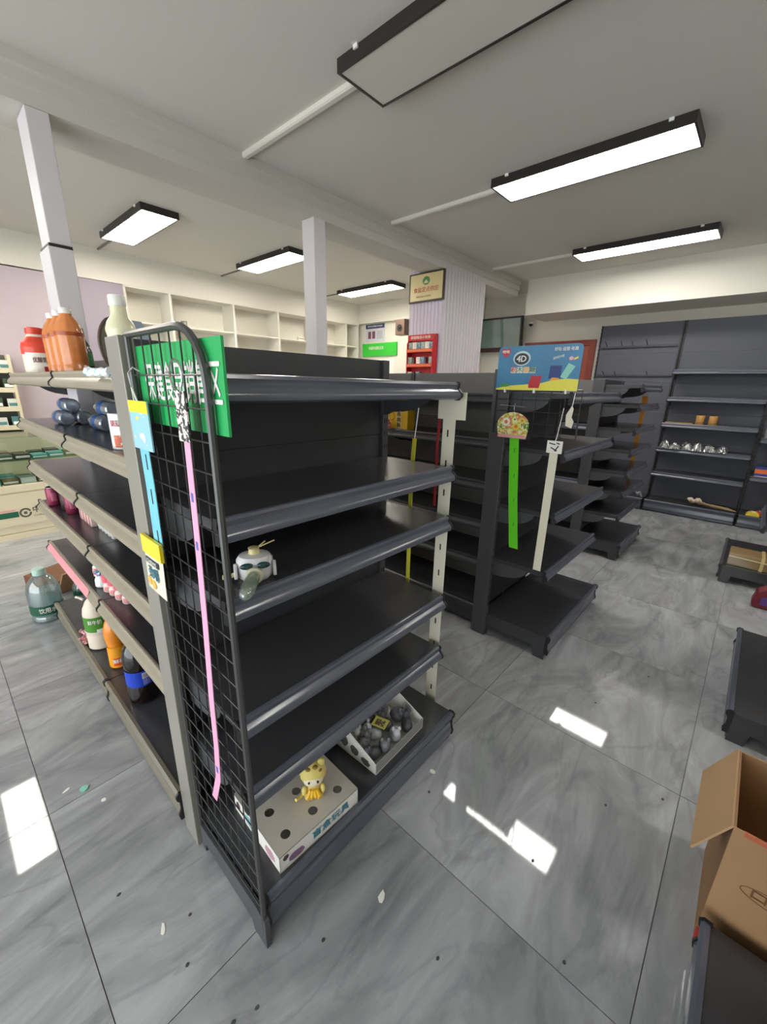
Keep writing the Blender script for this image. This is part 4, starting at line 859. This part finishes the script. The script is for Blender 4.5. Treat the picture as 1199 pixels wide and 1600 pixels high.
text('盲盒玩具', 0.032, mat('print_blue', (80, 140, 160), 0.5), bx_, (0.035, -hd, 0.030), **FY, bold=0.03, width=0.14)
splotch(bx_, (-0.125, -hd, 0.044), (1, 0, 0), (0, 0, 1), 0.02, 0.02, mat('print_plum', (96, 70, 80)), seed=9)
t = thing('yellow_figurine', 'pale yellow cat-eared figurine holding a banana-coloured bundle', 'figurine', (0.590, 0.80, ZB+hh+0.0025), math.atan2(0.80, 0.59)-PI/2)
t.scale = (1.22, 1.22, 1.22)
FY_ = mat('figurine_yellow', (226, 208, 120), 0.5, var=0.06, scale=40)
MB().ell((0, -0.006, 0.026), (0.024, 0.020, 0.027)).build('body', FY_, t, True)
MB().ell((0, 0.004, 0.070), (0.034, 0.029, 0.032), 18, 12).build('head', FY_, t, True)
MB().ell((0, -0.010, 0.063), (0.026, 0.019, 0.018)).build('face', mat('figurine_face', (238, 226, 196), 0.5), t, True)
for s_ in (-1, 1):
    MB().ell((s_*0.021, 0.004, 0.098), (0.010, 0.007, 0.011)).build('ear', FY_, t, True); MB().ell((s_*0.011, -0.0265, 0.068), (0.0028, 0.002, 0.004)).build('eye', INK, t, True)
    MB().ell((s_*0.013, -0.008, 0.006), (0.011, 0.014, 0.007)).build('foot', FY_, t, True); MB().ell((s_*0.023, -0.018, 0.036), (0.007, 0.009, 0.012)).build('arm', FY_, t, True)
for i, s_ in enumerate((-0.012, -0.004, 0.004, 0.012)): MB().tube([(s_*0.6, -0.026, 0.044), (s_*1.2, -0.031, 0.030), (s_*1.2, -0.026, 0.014)], [0.004, 0.006, 0.003], 8).build('banana', mat('banana_gold', (236, 184, 40), 0.45), t, True)
for (px_, pz_) in ((-0.012, 0.094), (0.006, 0.098), (0.016, 0.088)): MB().ell((px_, -0.010, pz_), (0.007, 0.006, 0.004)).build('brown_spot', mat('figurine_brown', (150, 120, 50), 0.5), t, True)
MB().tube([(-0.02, 0.0, 0.012), (-0.036, -0.012, 0.008), (-0.045, -0.02, 0.012)], [0.005, 0.004, 0.004], 8).build('tail', FY_, t, True)

tr = thing('display_tray', 'white slant-sided display tray of grey toys on the base shelf', 'tray', (0.945, 0.835, ZB), 0.03)
TWD, TDP = 0.140, 0.098
MB().box(-TWD, -TDP, 0, TWD, TDP, 0.004).build('bottom', PAPERW, tr); MB().box(-TWD, -TDP, 0.004, TWD, -TDP+0.003, 0.045).build('front_side', mat('tray_grey', (150, 150, 150), 0.5, var=0.1, scale=20), tr)
MB().box(-TWD, TDP-0.003, 0.004, TWD, TDP, 0.13).build('back_side', PAPERW, tr)
for s_ in (-1, 1): MB().prism([(-TDP, 0.004), (TDP, 0.004), (TDP, 0.13), (-TDP, 0.045)], 'x', s_*TWD-0.0015, s_*TWD+0.0015).build('slanted_side', PAPERW, tr)
for q in range(3): splotch(tr, (-TWD-0.0016, 0.06-q*0.055, 0.05-q*0.012), (0, -1, 0), (0, 0, 1), 0.045, 0.05-q*0.01, mat('tray_print', (96, 92, 90), 0.5), seed=20+q)
rnd = random.Random(12)
GT = [mat('toy_dark_grey', (78, 78, 84), 0.5), mat('toy_light_grey', (196, 196, 200), 0.5), mat('toy_mid_grey', (120, 120, 124), 0.5)]
spots = [(-0.10, -0.055), (-0.045, -0.06), (0.02, -0.055), (0.085, -0.06), (-0.095, 0.0), (-0.035, 0.005), (0.03, 0.0), (0.095, 0.0), (-0.08, 0.06), (0.0, 0.06), (0.075, 0.06)]
for i, (x, y) in enumerate(spots):
    o = thing('grey_toy', '%s lumpy toy, %s in the %s row of the slanted display tray' % (('dark grey', 'light grey', 'mid grey')[(i*2) % 3], ORD[i % 4 if i < 8 else i-8], 'front' if i < 4 else 'middle' if i < 8 else 'back'), 'toy', (0.945+x, 0.835+y, ZB+0.005), rnd.uniform(0, 6), 'grey toys in the display tray')
    m_ = GT[(i*2) % 3]; z = 0.022; o.scale = (1.3, 1.3, 1.3)
    MB().ell((0, 0, z), (0.024, 0.017, 0.020)).build('body', m_, o, True); MB().ell((0.018, 0, z+0.022), (0.013, 0.012, 0.013)).build('head', m_, o, True)
    for s_ in (-1, 1): MB().ell((0.018, s_*0.009, z+0.036), (0.004, 0.005, 0.008)).build('ear', m_, o, True)
t = thing('price_card', 'yellow-green price card lying in the display tray', 'card', (0.945-0.01, 0.83, ZB+0.073), 0.3)
MB().box(-0.024, -0.028, 0, 0.024, 0.028, 0.0015).build('card', mat('card_lime', (206, 206, 96), 0.5), t); MB().box(-0.016, -0.018, 0.0015, 0.012, 0.018, 0.002).build('picture', spot_mat('card_pic', [(236, 232, 210), (110, 90, 70), (230, 226, 190)], 120), t)

# ================================================================== middle unit: sign and strips
sb = thing('sweets_sign', 'blue and yellow sweets sign board above the middle end unit', 'sign', (2.012, 0.84, 1.435))
bd = [(-0.198, 0.0), (0.198, 0.0), (0.198, 0.202)] 
out = [(-0.200, 0.0), (0.200, 0.0)]
for cx, cz, a0_ in ((0.178, 0.182, 0), (-0.178, 0.182, PI/2)):
    for i in range(6): a_ = a0_+PI/2*i/5; out.append((cx+0.022*math.cos(a_), cz+0.022*math.sin(a_)))
MB().prism(out, 'x', -0.003, 0.003).build('board', mat('sign_blue', (56, 124, 166), 0.35, var=0.4, scale=5), sb)
def onsign(pts, m, name, lift=0.0006):     # u grows to the viewer's right
    MB().prism([(-u, v) for u, v in pts], 'x', -0.003-lift, -0.003).build(name, m, sb)
onsign([(-0.199, 0.001), (0.199, 0.001), (0.199, 0.052), (0.15, 0.055), (0.09, 0.05), (0.03, 0.034), (-0.05, 0.027), (-0.12, 0.022), (-0.199, 0.008)], mat('sign_yellow', (232, 222, 84), 0.45, var=0.08, scale=60), 'yellow_ground')
def circ(u, v, a_, b_, n=20): return [(u+a_*math.cos(2*PI*i/n), v+b_*math.sin(2*PI*i/n)) for i in range(n)]
onsign([(-0.182, 0.195), (-0.185, 0.175), (-0.162, 0.152), (-0.138, 0.175), (-0.141, 0.195), (-0.162, 0.19)], mat('sign_red', (206, 48, 64), 0.4), 'red_badge', 0.001)
text('咪咪', 0.016, WHITE, sb, (-0.0041, 0.162, 0.178), **FX, bold=0.03, width=0.036)
onsign(circ(-0.078, 0.147, 0.044, 0.034), mat('bubble_rim', (190, 214, 220), 0.4), 'bubble_rim', 0.0008); onsign(circ(-0.078, 0.145, 0.036, 0.026), mat('bubble_black', (34, 36, 42), 0.4), 'bubble', 0.0014)
text('4D', 0.040, WHITE, sb, (-0.0046, 0.078, 0.144), **FX, bold=0.03)
for i, (ch, c_) in enumerate(zip('积木软糖', ((206, 50, 44), (44, 150, 120), (240, 170, 50), (30, 112, 70)))):
    onsign([(-0.128+i*0.032, 0.08), (-0.100+i*0.032, 0.08), (-0.100+i*0.032, 0.108), (-0.128+i*0.032, 0.108)], mat('letter_block', (236, 232, 214), 0.4), 'letter_block', 0.0007)
    text(ch, 0.029, mat('letter_%d' % i, c_, 0.4), sb, (-0.0039, 0.114-i*0.032, 0.094), **FX, bold=0.018)
onsign([(-0.03, 0.012), (0.022, 0.012), (0.026, 0.03), (0.03, 0.062), (0.024, 0.07), (0.016, 0.066), (-0.006, 0.066), (-0.014, 0.07), (-0.022, 0.064), (-0.03, 0.035)], mat('gummy_red', (186, 32, 44), 0.35), 'gummy_shape', 0.0012)
onsign([(0.062, 0.055), (0.118, 0.055), (0.118, 0.112), (0.066, 0.112)], mat('pack_navy', (36, 60, 120), 0.4), 'navy_pack', 0.001)
onsign([(0.116, 0.062), (0.144, 0.052), (0.178, 0.108), (0.146, 0.122)], mat('pack_mint', (140, 206, 190), 0.4), 'mint_pack', 0.0014)
onsign([(-0.18, 0.012), (-0.13, 0.018), (-0.135, 0.03), (-0.16, 0.034), (-0.178, 0.024)], mat('block_green', (70, 150, 70), 0.4), 'green_blocks', 0.001)
onsign([(0.07, 0.046), (0.11, 0.05), (0.112, 0.058), (0.08, 0.06)], mat('gummy_orange', (236, 160, 50), 0.4), 'orange_sweets', 0.0012)
onsign(circ(0.155, 0.142, 0.010, 0.008, 12), mat('sweet_pink', (236, 170, 190), 0.4), 'pink_sweet', 0.001); onsign([(0.166, 0.134), (0.186, 0.142), (0.184, 0.15), (0.168, 0.144)], mat('sweet_yellow', (240, 210, 90), 0.4), 'yellow_sweet', 0.001)
text('好玩·益智·有趣', 0.018, WHITE, sb, (-0.0036, -0.128, 0.182), **FX, bold=0.01, width=0.105); text('趣味积木糖', 0.013, WHITE, sb, (-0.0036, -0.098, 0.148), right=(0, -1, 0.25), up=(0, 0.0, 1), width=0.05)
for y in (-0.15, 0.0, 0.15): MB().box(-0.005, y-0.004, -0.012, 0.006, y+0.004, 0.008).build('clip', WHITE, sb)
# lunch-style printed card and lime strip
t, o = hang('lime_hang_strip', 'bright lime green hang strip on the middle unit', [(2.008, 0.912, 1.215), (2.008, 0.882, 0.9), (2.008, 0.846, 0.615)], (0, 1, 0), 0.050, mat('lime_strip', (98, 206, 30), 0.45, var=0.06), (1, 0, 0))
for i in range(4): MB().box(2.0055, 0.90-i*0.014, 1.13-i*0.13, 2.0072, 0.904-i*0.014, 1.15-i*0.13).build('slit', mat('lime_dark_green', (60, 140, 20), 0.5), t, loc=tuple(-o))  # slits in a darker green than the strip
t = thing('flower_card', 'floral sandwich-shaped card hanging above the lime strip', 'card', (2.003, 0.925, 1.205))
co_ = [(-0.076, 0.0), (0.074, 0.0)]+[(0.085*math.cos(a_), 0.058+0.066*math.sin(a_)) for a_ in [i*PI/12 for i in range(13)]]
MB().prism(co_, 'x', -0.002, 0.002).build('card', spot_mat('flower_print', [(232, 206, 150), (220, 120, 110), (196, 200, 70), (238, 226, 190), (90, 140, 60), (236, 210, 120)], 26), t)
MB().prism([(-0.078, -0.004), (0.076, -0.004), (0.07, 0.014), (-0.07, 0.014)], 'x', -0.0035, -0.002).build('pink_base', mat('card_rose', (222, 160, 160), 0.5), t)
for (u, v, c_, r_) in ((0.035, 0.075, 'w', 0.024), (-0.02, 0.055, 'y', 0.022), (-0.05, 0.085, 'y', 0.016)):
    pts = []
    for i in range(24): k_ = r_*(1 if i % 2 else 0.72); pts.append((u+k_*math.cos(2*PI*i/24), v+k_*math.sin(2*PI*i/24)))
    MB().prism(pts, 'x', -0.004, -0.002).build('flower', PAPERW if c_ == 'w' else mat('flower_yellow', (226, 214, 96), 0.5), t)
    MB().prism(circ(u, v, r_*0.4, r_*0.4, 12), 'x', -0.005, -0.004).build('flower_heart', mat('flower_heart', (226, 130, 40), 0.5), t)
MB().tube([(0.0, 0.0, 0.122), (-0.002, 0.0, 0.15), (0.006, 0.0, 0.165)], 0.0018, 6).build('wire_hook', CHROME, t, True); MB().tube([(0.004, -0.06, 0.150), (0.004, 0.08, 0.156)], 0.002, 6).build('hook_rod', CHROME, t, True)
t, o = hang('white_hang_strip', 'ivory hang strip with scribbled head on the middle unit', [(2.008, 0.703, 1.17), (2.008, 0.704, 0.9), (2.008, 0.706, 0.53)], (0, 1, 0), 0.040, mat('ivory_strip', (226, 222, 200)), (1, 0, 0))
MB().box(2.0055, 0.667, 1.148, 2.0085, 0.74, 1.207).build('head', PAPERW, t, loc=tuple(-o))
for (a_, b_) in (((0.73, 1.195), (0.70, 1.19)), ((0.695, 1.198), (0.68, 1.194)), ((0.72, 1.175), (0.69, 1.16)), ((0.685, 1.185), (0.70, 1.158))):
    MB().tube([Vector((2.005, a_[0], a_[1]))-o, Vector((2.005, b_[0], b_[1]))-o], 0.0028, 6).build('ink_stroke', INK, t)
MB().tube([Vector((2.007, 0.703, 1.205))-o, Vector((2.012, 0.70, 1.23))-o, Vector((2.02, 0.69, 1.36))-o], 0.0018, 6).build('cord', WHITE, t, True)
t = thing('torn_paper_tag', 'torn ivory paper tag hanging from the middle unit front', 'tag', (2.016, 0.655, 1.27))
MB().prism([(-0.012, 0), (0.016, 0.01), (0.02, 0.06), (0.012, 0.075), (0.0, 0.10), (-0.01, 0.09), (-0.006, 0.05), (-0.018, 0.03)], 'x', -0.001, 0.001).build('paper', mat('ivory_strip', (226, 222, 200)), t); MB().tube([(0, -0.002, 0.095), (0.004, -0.006, 0.158)], 0.0015, 6).build('thread', WHITE, t)

# yellow box and small tag on the middle row
yb = thing('yellow_gift_box', 'small yellow food box with brown lettering on the middle row', 'box', (2.17, 1.80, 1.165))
MB().box(-0.035, -0.085, 0, 0.04, 0.085, 0.125).build('box', mat('box_yellow', (224, 176, 36), 0.4, var=0.08), yb, bevel=0.001)
MB().box(-0.0358, -0.03, 0.008, -0.035, 0.005, 0.117).build('label_panel', mat('label_cream', (240, 226, 160), 0.4), yb)
for i, ch in enumerate('核桃酥'): text(ch, 0.034, mat('box_brown', (70, 44, 26), 0.5), yb, (-0.036, -0.0125, 0.098-i*0.036), **FX, bold=0.03)
pts = [(-0.0358, 0.05+0.022*math.cos(2*PI*i/16), 0.085+0.025*math.sin(2*PI*i/16)) for i in range(17)]
MB().tube(pts, 0.0012, 4).build('outline_drawing', mat('box_brown', (70, 44, 26)), yb)
t = thing('price_ticket', 'cream patterned ticket hanging in front of the yellow box', 'ticket', (2.10, 1.86, 1.168))
MB().prism([(-0.03, 0.0), (0.02, 0.0), (0.035, 0.035), (0.01, 0.065), (-0.02, 0.06), (-0.035, 0.03)], 'x', -0.001, 0.001).build('ticket', spot_mat('ticket_print', [(236, 222, 196), (150, 50, 40), (236, 226, 206)], 90), t)

# ================================================================== right side: carton, parcel, packets
t = thing('open_carton', 'open brown cardboard carton at the right edge of the floor', 'carton', (1.28, -0.36, 0))
xa, xb, ya, yb_, hc = -0.145, 0.16, -0.20, 0.195, 0.42
MB().box(xa, ya, 0.0, xa+0.005, yb_, hc).build('near_side', CARD, t); MB().box(xb-0.005, ya, 0, xb, yb_, hc).build('far_side', CARD, t)
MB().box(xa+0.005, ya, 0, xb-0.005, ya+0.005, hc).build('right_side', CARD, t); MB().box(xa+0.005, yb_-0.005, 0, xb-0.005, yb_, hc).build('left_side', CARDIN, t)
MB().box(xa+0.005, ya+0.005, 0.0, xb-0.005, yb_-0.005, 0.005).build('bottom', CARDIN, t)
o = MB().box(xa, -0.002, -0.145, xb, 0.003, 0.0).build('flap', mat('cardboard_flap', (176, 142, 104), 0.75, var=0.06), t, loc=(0, yb_+0.002, hc)); o.rotation_euler = (0.42, 0, 0)
o = MB().box(xa, -0.14, -0.003, xb, 0.0, 0.003).build('flap', CARD, t, loc=(0, ya, hc)); o.rotation_euler = (0.4, 0, 0)
MB().box(xa-0.0008, yb_-0.012, 0.0, xa, yb_+0.001, 0.05).build('red_tape', mat('tape_red', (176, 58, 52), 0.5), t)
MB().box(xa-0.001, ya+0.02, hc-0.010, xa+0.006, yb_-0.02, hc+0.001).build('torn_edge', mat('torn_red', (176, 96, 66), 0.8, var=0.3, scale=60), t)
CI = mat('carton_ink', (110, 76, 44), 0.6)
text('口 · 一', 0.032, CI, t, (xa-0.0003, 0.08, 0.26), **FX, bold=0.02, width=0.10)
pts = [(xa-0.001, 0.08+0.07*math.cos(2*PI*i/24), 0.26+0.022*math.sin(2*PI*i/24)) for i in range(25)]
MB().tube(pts, 0.001, 4).build('printed_oval', CI, t)
t = thing('wrapped_parcel', 'tan parcel wrapped in shiny film on the charcoal base', 'parcel', (4.17, -0.235, ZB))
MB().box(-0.10, -0.19, 0, 0.10, 0.19, 0.10).build('box', mat('parcel_tan', (186, 152, 96), 0.5, var=0.12, scale=14), t, bevel=0.006)
MB().box(-0.104, -0.194, 0.0, 0.104, 0.194, 0.103).build('film', clear_mat('parcel_film', (0.94, 0.93, 0.86), 0.12, 0.15, 0.06, (0.8, 0.76, 0.6)), t, bevel=0.004)
MB().box(-0.106, -0.02, 0.0, 0.106, 0.0, 0.1045).build('tape', mat('parcel_tape', (214, 190, 130), 0.3), t); MB().tube([(-0.106, 0.19, 0.075), (-0.11, 0.0, 0.07), (-0.106, -0.19, 0.06)], 0.004, 6).build('string', mat('parcel_string', (226, 210, 160), 0.5), t, True)
t = thing('red_packet', 'crumpled dark red packet on the floor at the right edge', 'packet', (3.72, -0.30, 0))
MB().prism([(-0.07, 0.0), (0.07, 0.0), (0.075, 0.04), (0.06, 0.12), (0.02, 0.15), (-0.04, 0.14), (-0.07, 0.06)], 'x', -0.05, 0.05).build('bag', mat('packet_maroon', (110, 28, 40), 0.4, var=0.3, scale=30), t, bevel=0.012); MB().box(-0.0515, -0.04, 0.03, -0.05, 0.03, 0.09).build('label', mat('packet_violet', (90, 60, 130), 0.4), t)
# snacks and boxes on the right end bay of the back wall
for i, (x, y, c_) in enumerate(((5.99, -0.16, (226, 200, 60)), (6.06, -0.22, (200, 50, 46)), (5.98, -0.29, (230, 150, 50)), (6.07, -0.33, (206, 60, 50)))):
    t = thing('snack_packet', ['yellow snack packet on the base of the right end bay', 'red snack packet behind the yellow one in the right end bay', 'orange snack packet on the base of the right end bay', 'red snack packet beside the orange one in the right end bay'][i], 'packet', (x, y, ZB), 0.2*i)
    MB().prism([(-0.06, 0), (0.06, 0), (0.055, 0.03), (0.02, 0.05), (-0.03, 0.05), (-0.055, 0.03)], 'x', -0.045, 0.045).build('bag', mat('snack%d' % i, c_, 0.35, var=0.2, scale=30), t, bevel=0.008); MB().box(-0.03, -0.02, 0.05, 0.03, 0.01, 0.0512).build('label', PAPERW, t)
t = thing('striped_carton', 'blue and orange striped carton on the right end bay shelf', 'box', (5.93, -0.155, 0.60))
MB().box(-0.06, -0.09, 0, 0.06, 0.08, 0.03).build('lower', mat('box_blue', (40, 56, 140), 0.4), t); MB().box(-0.06, -0.09, 0.03, 0.06, 0.08, 0.075).build('middle', mat('box_orange', (226, 110, 40), 0.4), t); MB().box(-0.06, -0.09, 0.075, 0.06, 0.08, 0.10).build('upper', mat('box_blue', (40, 56, 140)), t)
t = thing('paper_slip', 'white paper slip on the right end bay shelf', 'paper', (5.86, -0.16, 0.601))
MB().prism([(-0.05, -0.08), (0.04, -0.09), (0.05, 0.02), (0.0, 0.085), (-0.03, 0.0)], 'z', 0, 0.002).build('slip', PAPERW, t)
t = thing('grey_box_stack', 'ribbed grey plastic crate on the upper right end bay shelf', 'crate', (5.93, -0.16, 1.00))
for i in range(4): MB().box(-0.08-0.004*(i % 2), -0.10, 0.028*i, 0.08, 0.09, 0.028*i+0.025).build('rib', mat('crate_grey', (128, 128, 134), 0.4), t, bevel=0.003)
# back wall shelf things
for i, y in enumerate((0.515, 0.395)):
    t = thing('wooden_cup', ['left one of two tan wooden cups on the back wall shelf', 'right one of two tan wooden cups on the back wall shelf'][i], 'cup', (6.05, y, 1.085), 0, 'tan wooden cups')
    MB().lathe([(0.04, 0), (0.043, 0.004), (0.043, 0.10), (0.041, 0.104), (0.036, 0.104), (0.036, 0.09)], 20).build('cup', mat('bamboo', (186, 140, 76), 0.5, var=0.2, scale=20), t, True); MB().lathe([(0.0435, 0.02), (0.044, 0.024), (0.0435, 0.028)], 20).build('ring', mat('bamboo_dark', (140, 98, 50), 0.5), t, True)
t = thing('bamboo_stick', 'thin tan stick lying on the shelf by the wooden cups', 'stick', (6.04, 0.72, 1.092))
MB().tube([(0.02, -0.14, 0), (0.0, 0.0, 0), (0.01, 0.13, 0)], 0.007, 8).build('stick', mat('bamboo', (186, 140, 76)), t, True)
rnd = random.Random(5)
FILM = mat('crinkled_film', (176, 180, 182), 0.15, 0.4, 0.5, 40)
for i in range(6):
    y = 0.80-i*0.11
    t = thing('plastic_bag', ['clear crinkled bag at the left of the shelf pile', 'clear crinkled bag second from the left in the pile', 'clear crinkled bag third from the left in the pile', 'clear crinkled bag fourth from the left in the pile', 'clear crinkled bag fifth from the left in the pile', 'clear crinkled bag at the right of the shelf pile'][i], 'bag', (6.08, y, 0.7915), 0, 'clear bags on the back wall shelf')
    for q in range(6):
        vs = []; fs = []; n = 8
        cx, cy = rnd.uniform(-0.08, 0.04), rnd.uniform(-0.012, 0.012); hz = rnd.uniform(0.035, 0.085)
        for a_ in range(n):
            for b_ in range(n):
                u, v = a_/(n-1)-0.5, b_/(n-1)-0.5; d_ = max(0, 1-(u*u+v*v)*3.6)
                vs.append((cx+u*0.12+rnd.uniform(-0.008, 0.008), cy+v*0.10, max(0.0, hz*d_**0.5+rnd.uniform(-0.022, 0.022)*(d_ > 0.05))))
        for a_ in range(n-1):
            for b_ in range(n-1): fs.append((a_*n+b_, a_*n+b_+1, (a_+1)*n+b_+1, (a_+1)*n+b_))
        MB().add(vs, fs).build('fold', clear_mat('bag_film', (0.9, 0.92, 0.92), 0.25, 0.2, 0.18, (0.5, 0.52, 0.53)), t)
t = thing('dried_flower_bunch', 'bunch of pale dried flowers on the back wall base', 'flowers', (6.02, 0.20, 0.146))
for i in range(9):
    a_ = rnd.uniform(-0.6, 0.6); L_ = rnd.uniform(0.10, 0.2)
    MB().tube([(0, -0.22+0.01*i, 0.006+0.003*i), (rnd.uniform(-0.03, 0.03), 0.0, 0.012+0.003*i), (math.sin(a_)*0.08, L_, 0.03+0.05*abs(a_))], 0.003, 6).build('stem', mat('straw', (186, 160, 110), 0.6), t)
    MB().tube([(math.sin(a_)*0.08, L_-0.01, 0.03+0.05*abs(a_)), (math.sin(a_)*0.09, L_+0.02, 0.04+0.06*abs(a_)), (math.sin(a_)*0.09, L_+0.05, 0.05+0.06*abs(a_))], [0.008, 0.022, 0.006], 8).build('bloom', mat('dried_bloom', (216, 196, 170), 0.7, var=0.15, scale=40), t, True)
t = thing('film_scrap', 'crumpled clear film on the base below the peg hooks', 'wrapper', (6.02, 0.97, 0.146))
for q in range(4):
    MB().tube([(rnd.uniform(-0.04, 0.04), rnd.uniform(-0.05, 0.05), 0.012+rnd.uniform(0, 0.05)) for _ in range(4)], [0.004, 0.012, 0.01, 0.003], 6).build('fold', FILM, t, True)
# orange strip on the furthest unit
t, o = hang('orange_hang_strip', 'orange hang strip behind the shelves of the furthest unit', [(4.69, 0.86, 1.33), (4.69, 0.862, 1.0), (4.69, 0.864, 0.62)], (0, 1, 0), 0.035, mat('orange_strip', (230, 150, 40), 0.5), (1, 0, 0))
MB().box(4.688, 0.835, 1.30, 4.692, 0.885, 1.40).build('head', mat('orange_strip', (230, 150, 40)), t, loc=tuple(-o)); 

# ================================================================== litter on the floor
def scrap(label, px, s, m, cat='scrap', rz=0, seed=1, h=0.0012):
    rr = random.Random(seed); n = 7
    t = MB().prism([(s[0]/2*math.cos(2*PI*i/n)*rr.uniform(0.7, 1.1), s[1]/2*math.sin(2*PI*i/n)*rr.uniform(0.7, 1.1)) for i in range(n)], 'z', 0, h).build('floor_scrap', m, None, loc=(px[0], px[1], 0.0002), rz=rz)
    tag(t, label, cat, 'litter on the floor')
GRIT = mat('dark_grit', (66, 64, 62), 0.7)
scrap('white paper chip in front of the nearest shelf base', (0.62, 0.53), (0.035, 0.022), PAPERW, seed=2, rz=0.5)
scrap('small white scrap by the right end of the nearest shelf base', (1.06, 0.66), (0.02, 0.03), PAPERW, seed=4)
scrap('white paper slip on the left floor strip', (0.155, 0.92), (0.012, 0.035), PAPERW, seed=5, rz=-0.3)
scrap('teal plastic scrap on the left floor', (0.12, 1.56), (0.03, 0.03), mat('teal_plastic', (120, 200, 180), 0.3), seed=6, h=0.004)
scrap('white fleck near the teal scrap', (0.155, 1.46), (0.02, 0.02), PAPERW, seed=7)
scrap('pale sliver left of the teal scrap', (0.075, 1.60), (0.03, 0.012), PAPERW, seed=8, rz=0.4)
for i, (x, y) in enumerate(((0.10, 1.10), (0.22, 0.90), (0.17, 0.80), (0.20, 0.62), (0.25, 0.60), (0.44, 0.58), (0.98, 0.62), (1.02, 0.24), (0.62, 0.33), (0.84, 0.08), (1.38, 0.12), (1.55, -0.03), (1.9, 0.30), (2.3, 0.15))):
    scrap('dark speck of grit on the grey floor tiles', (x, y), (0.012, 0.009), GRIT, 'grit', seed=30+i)
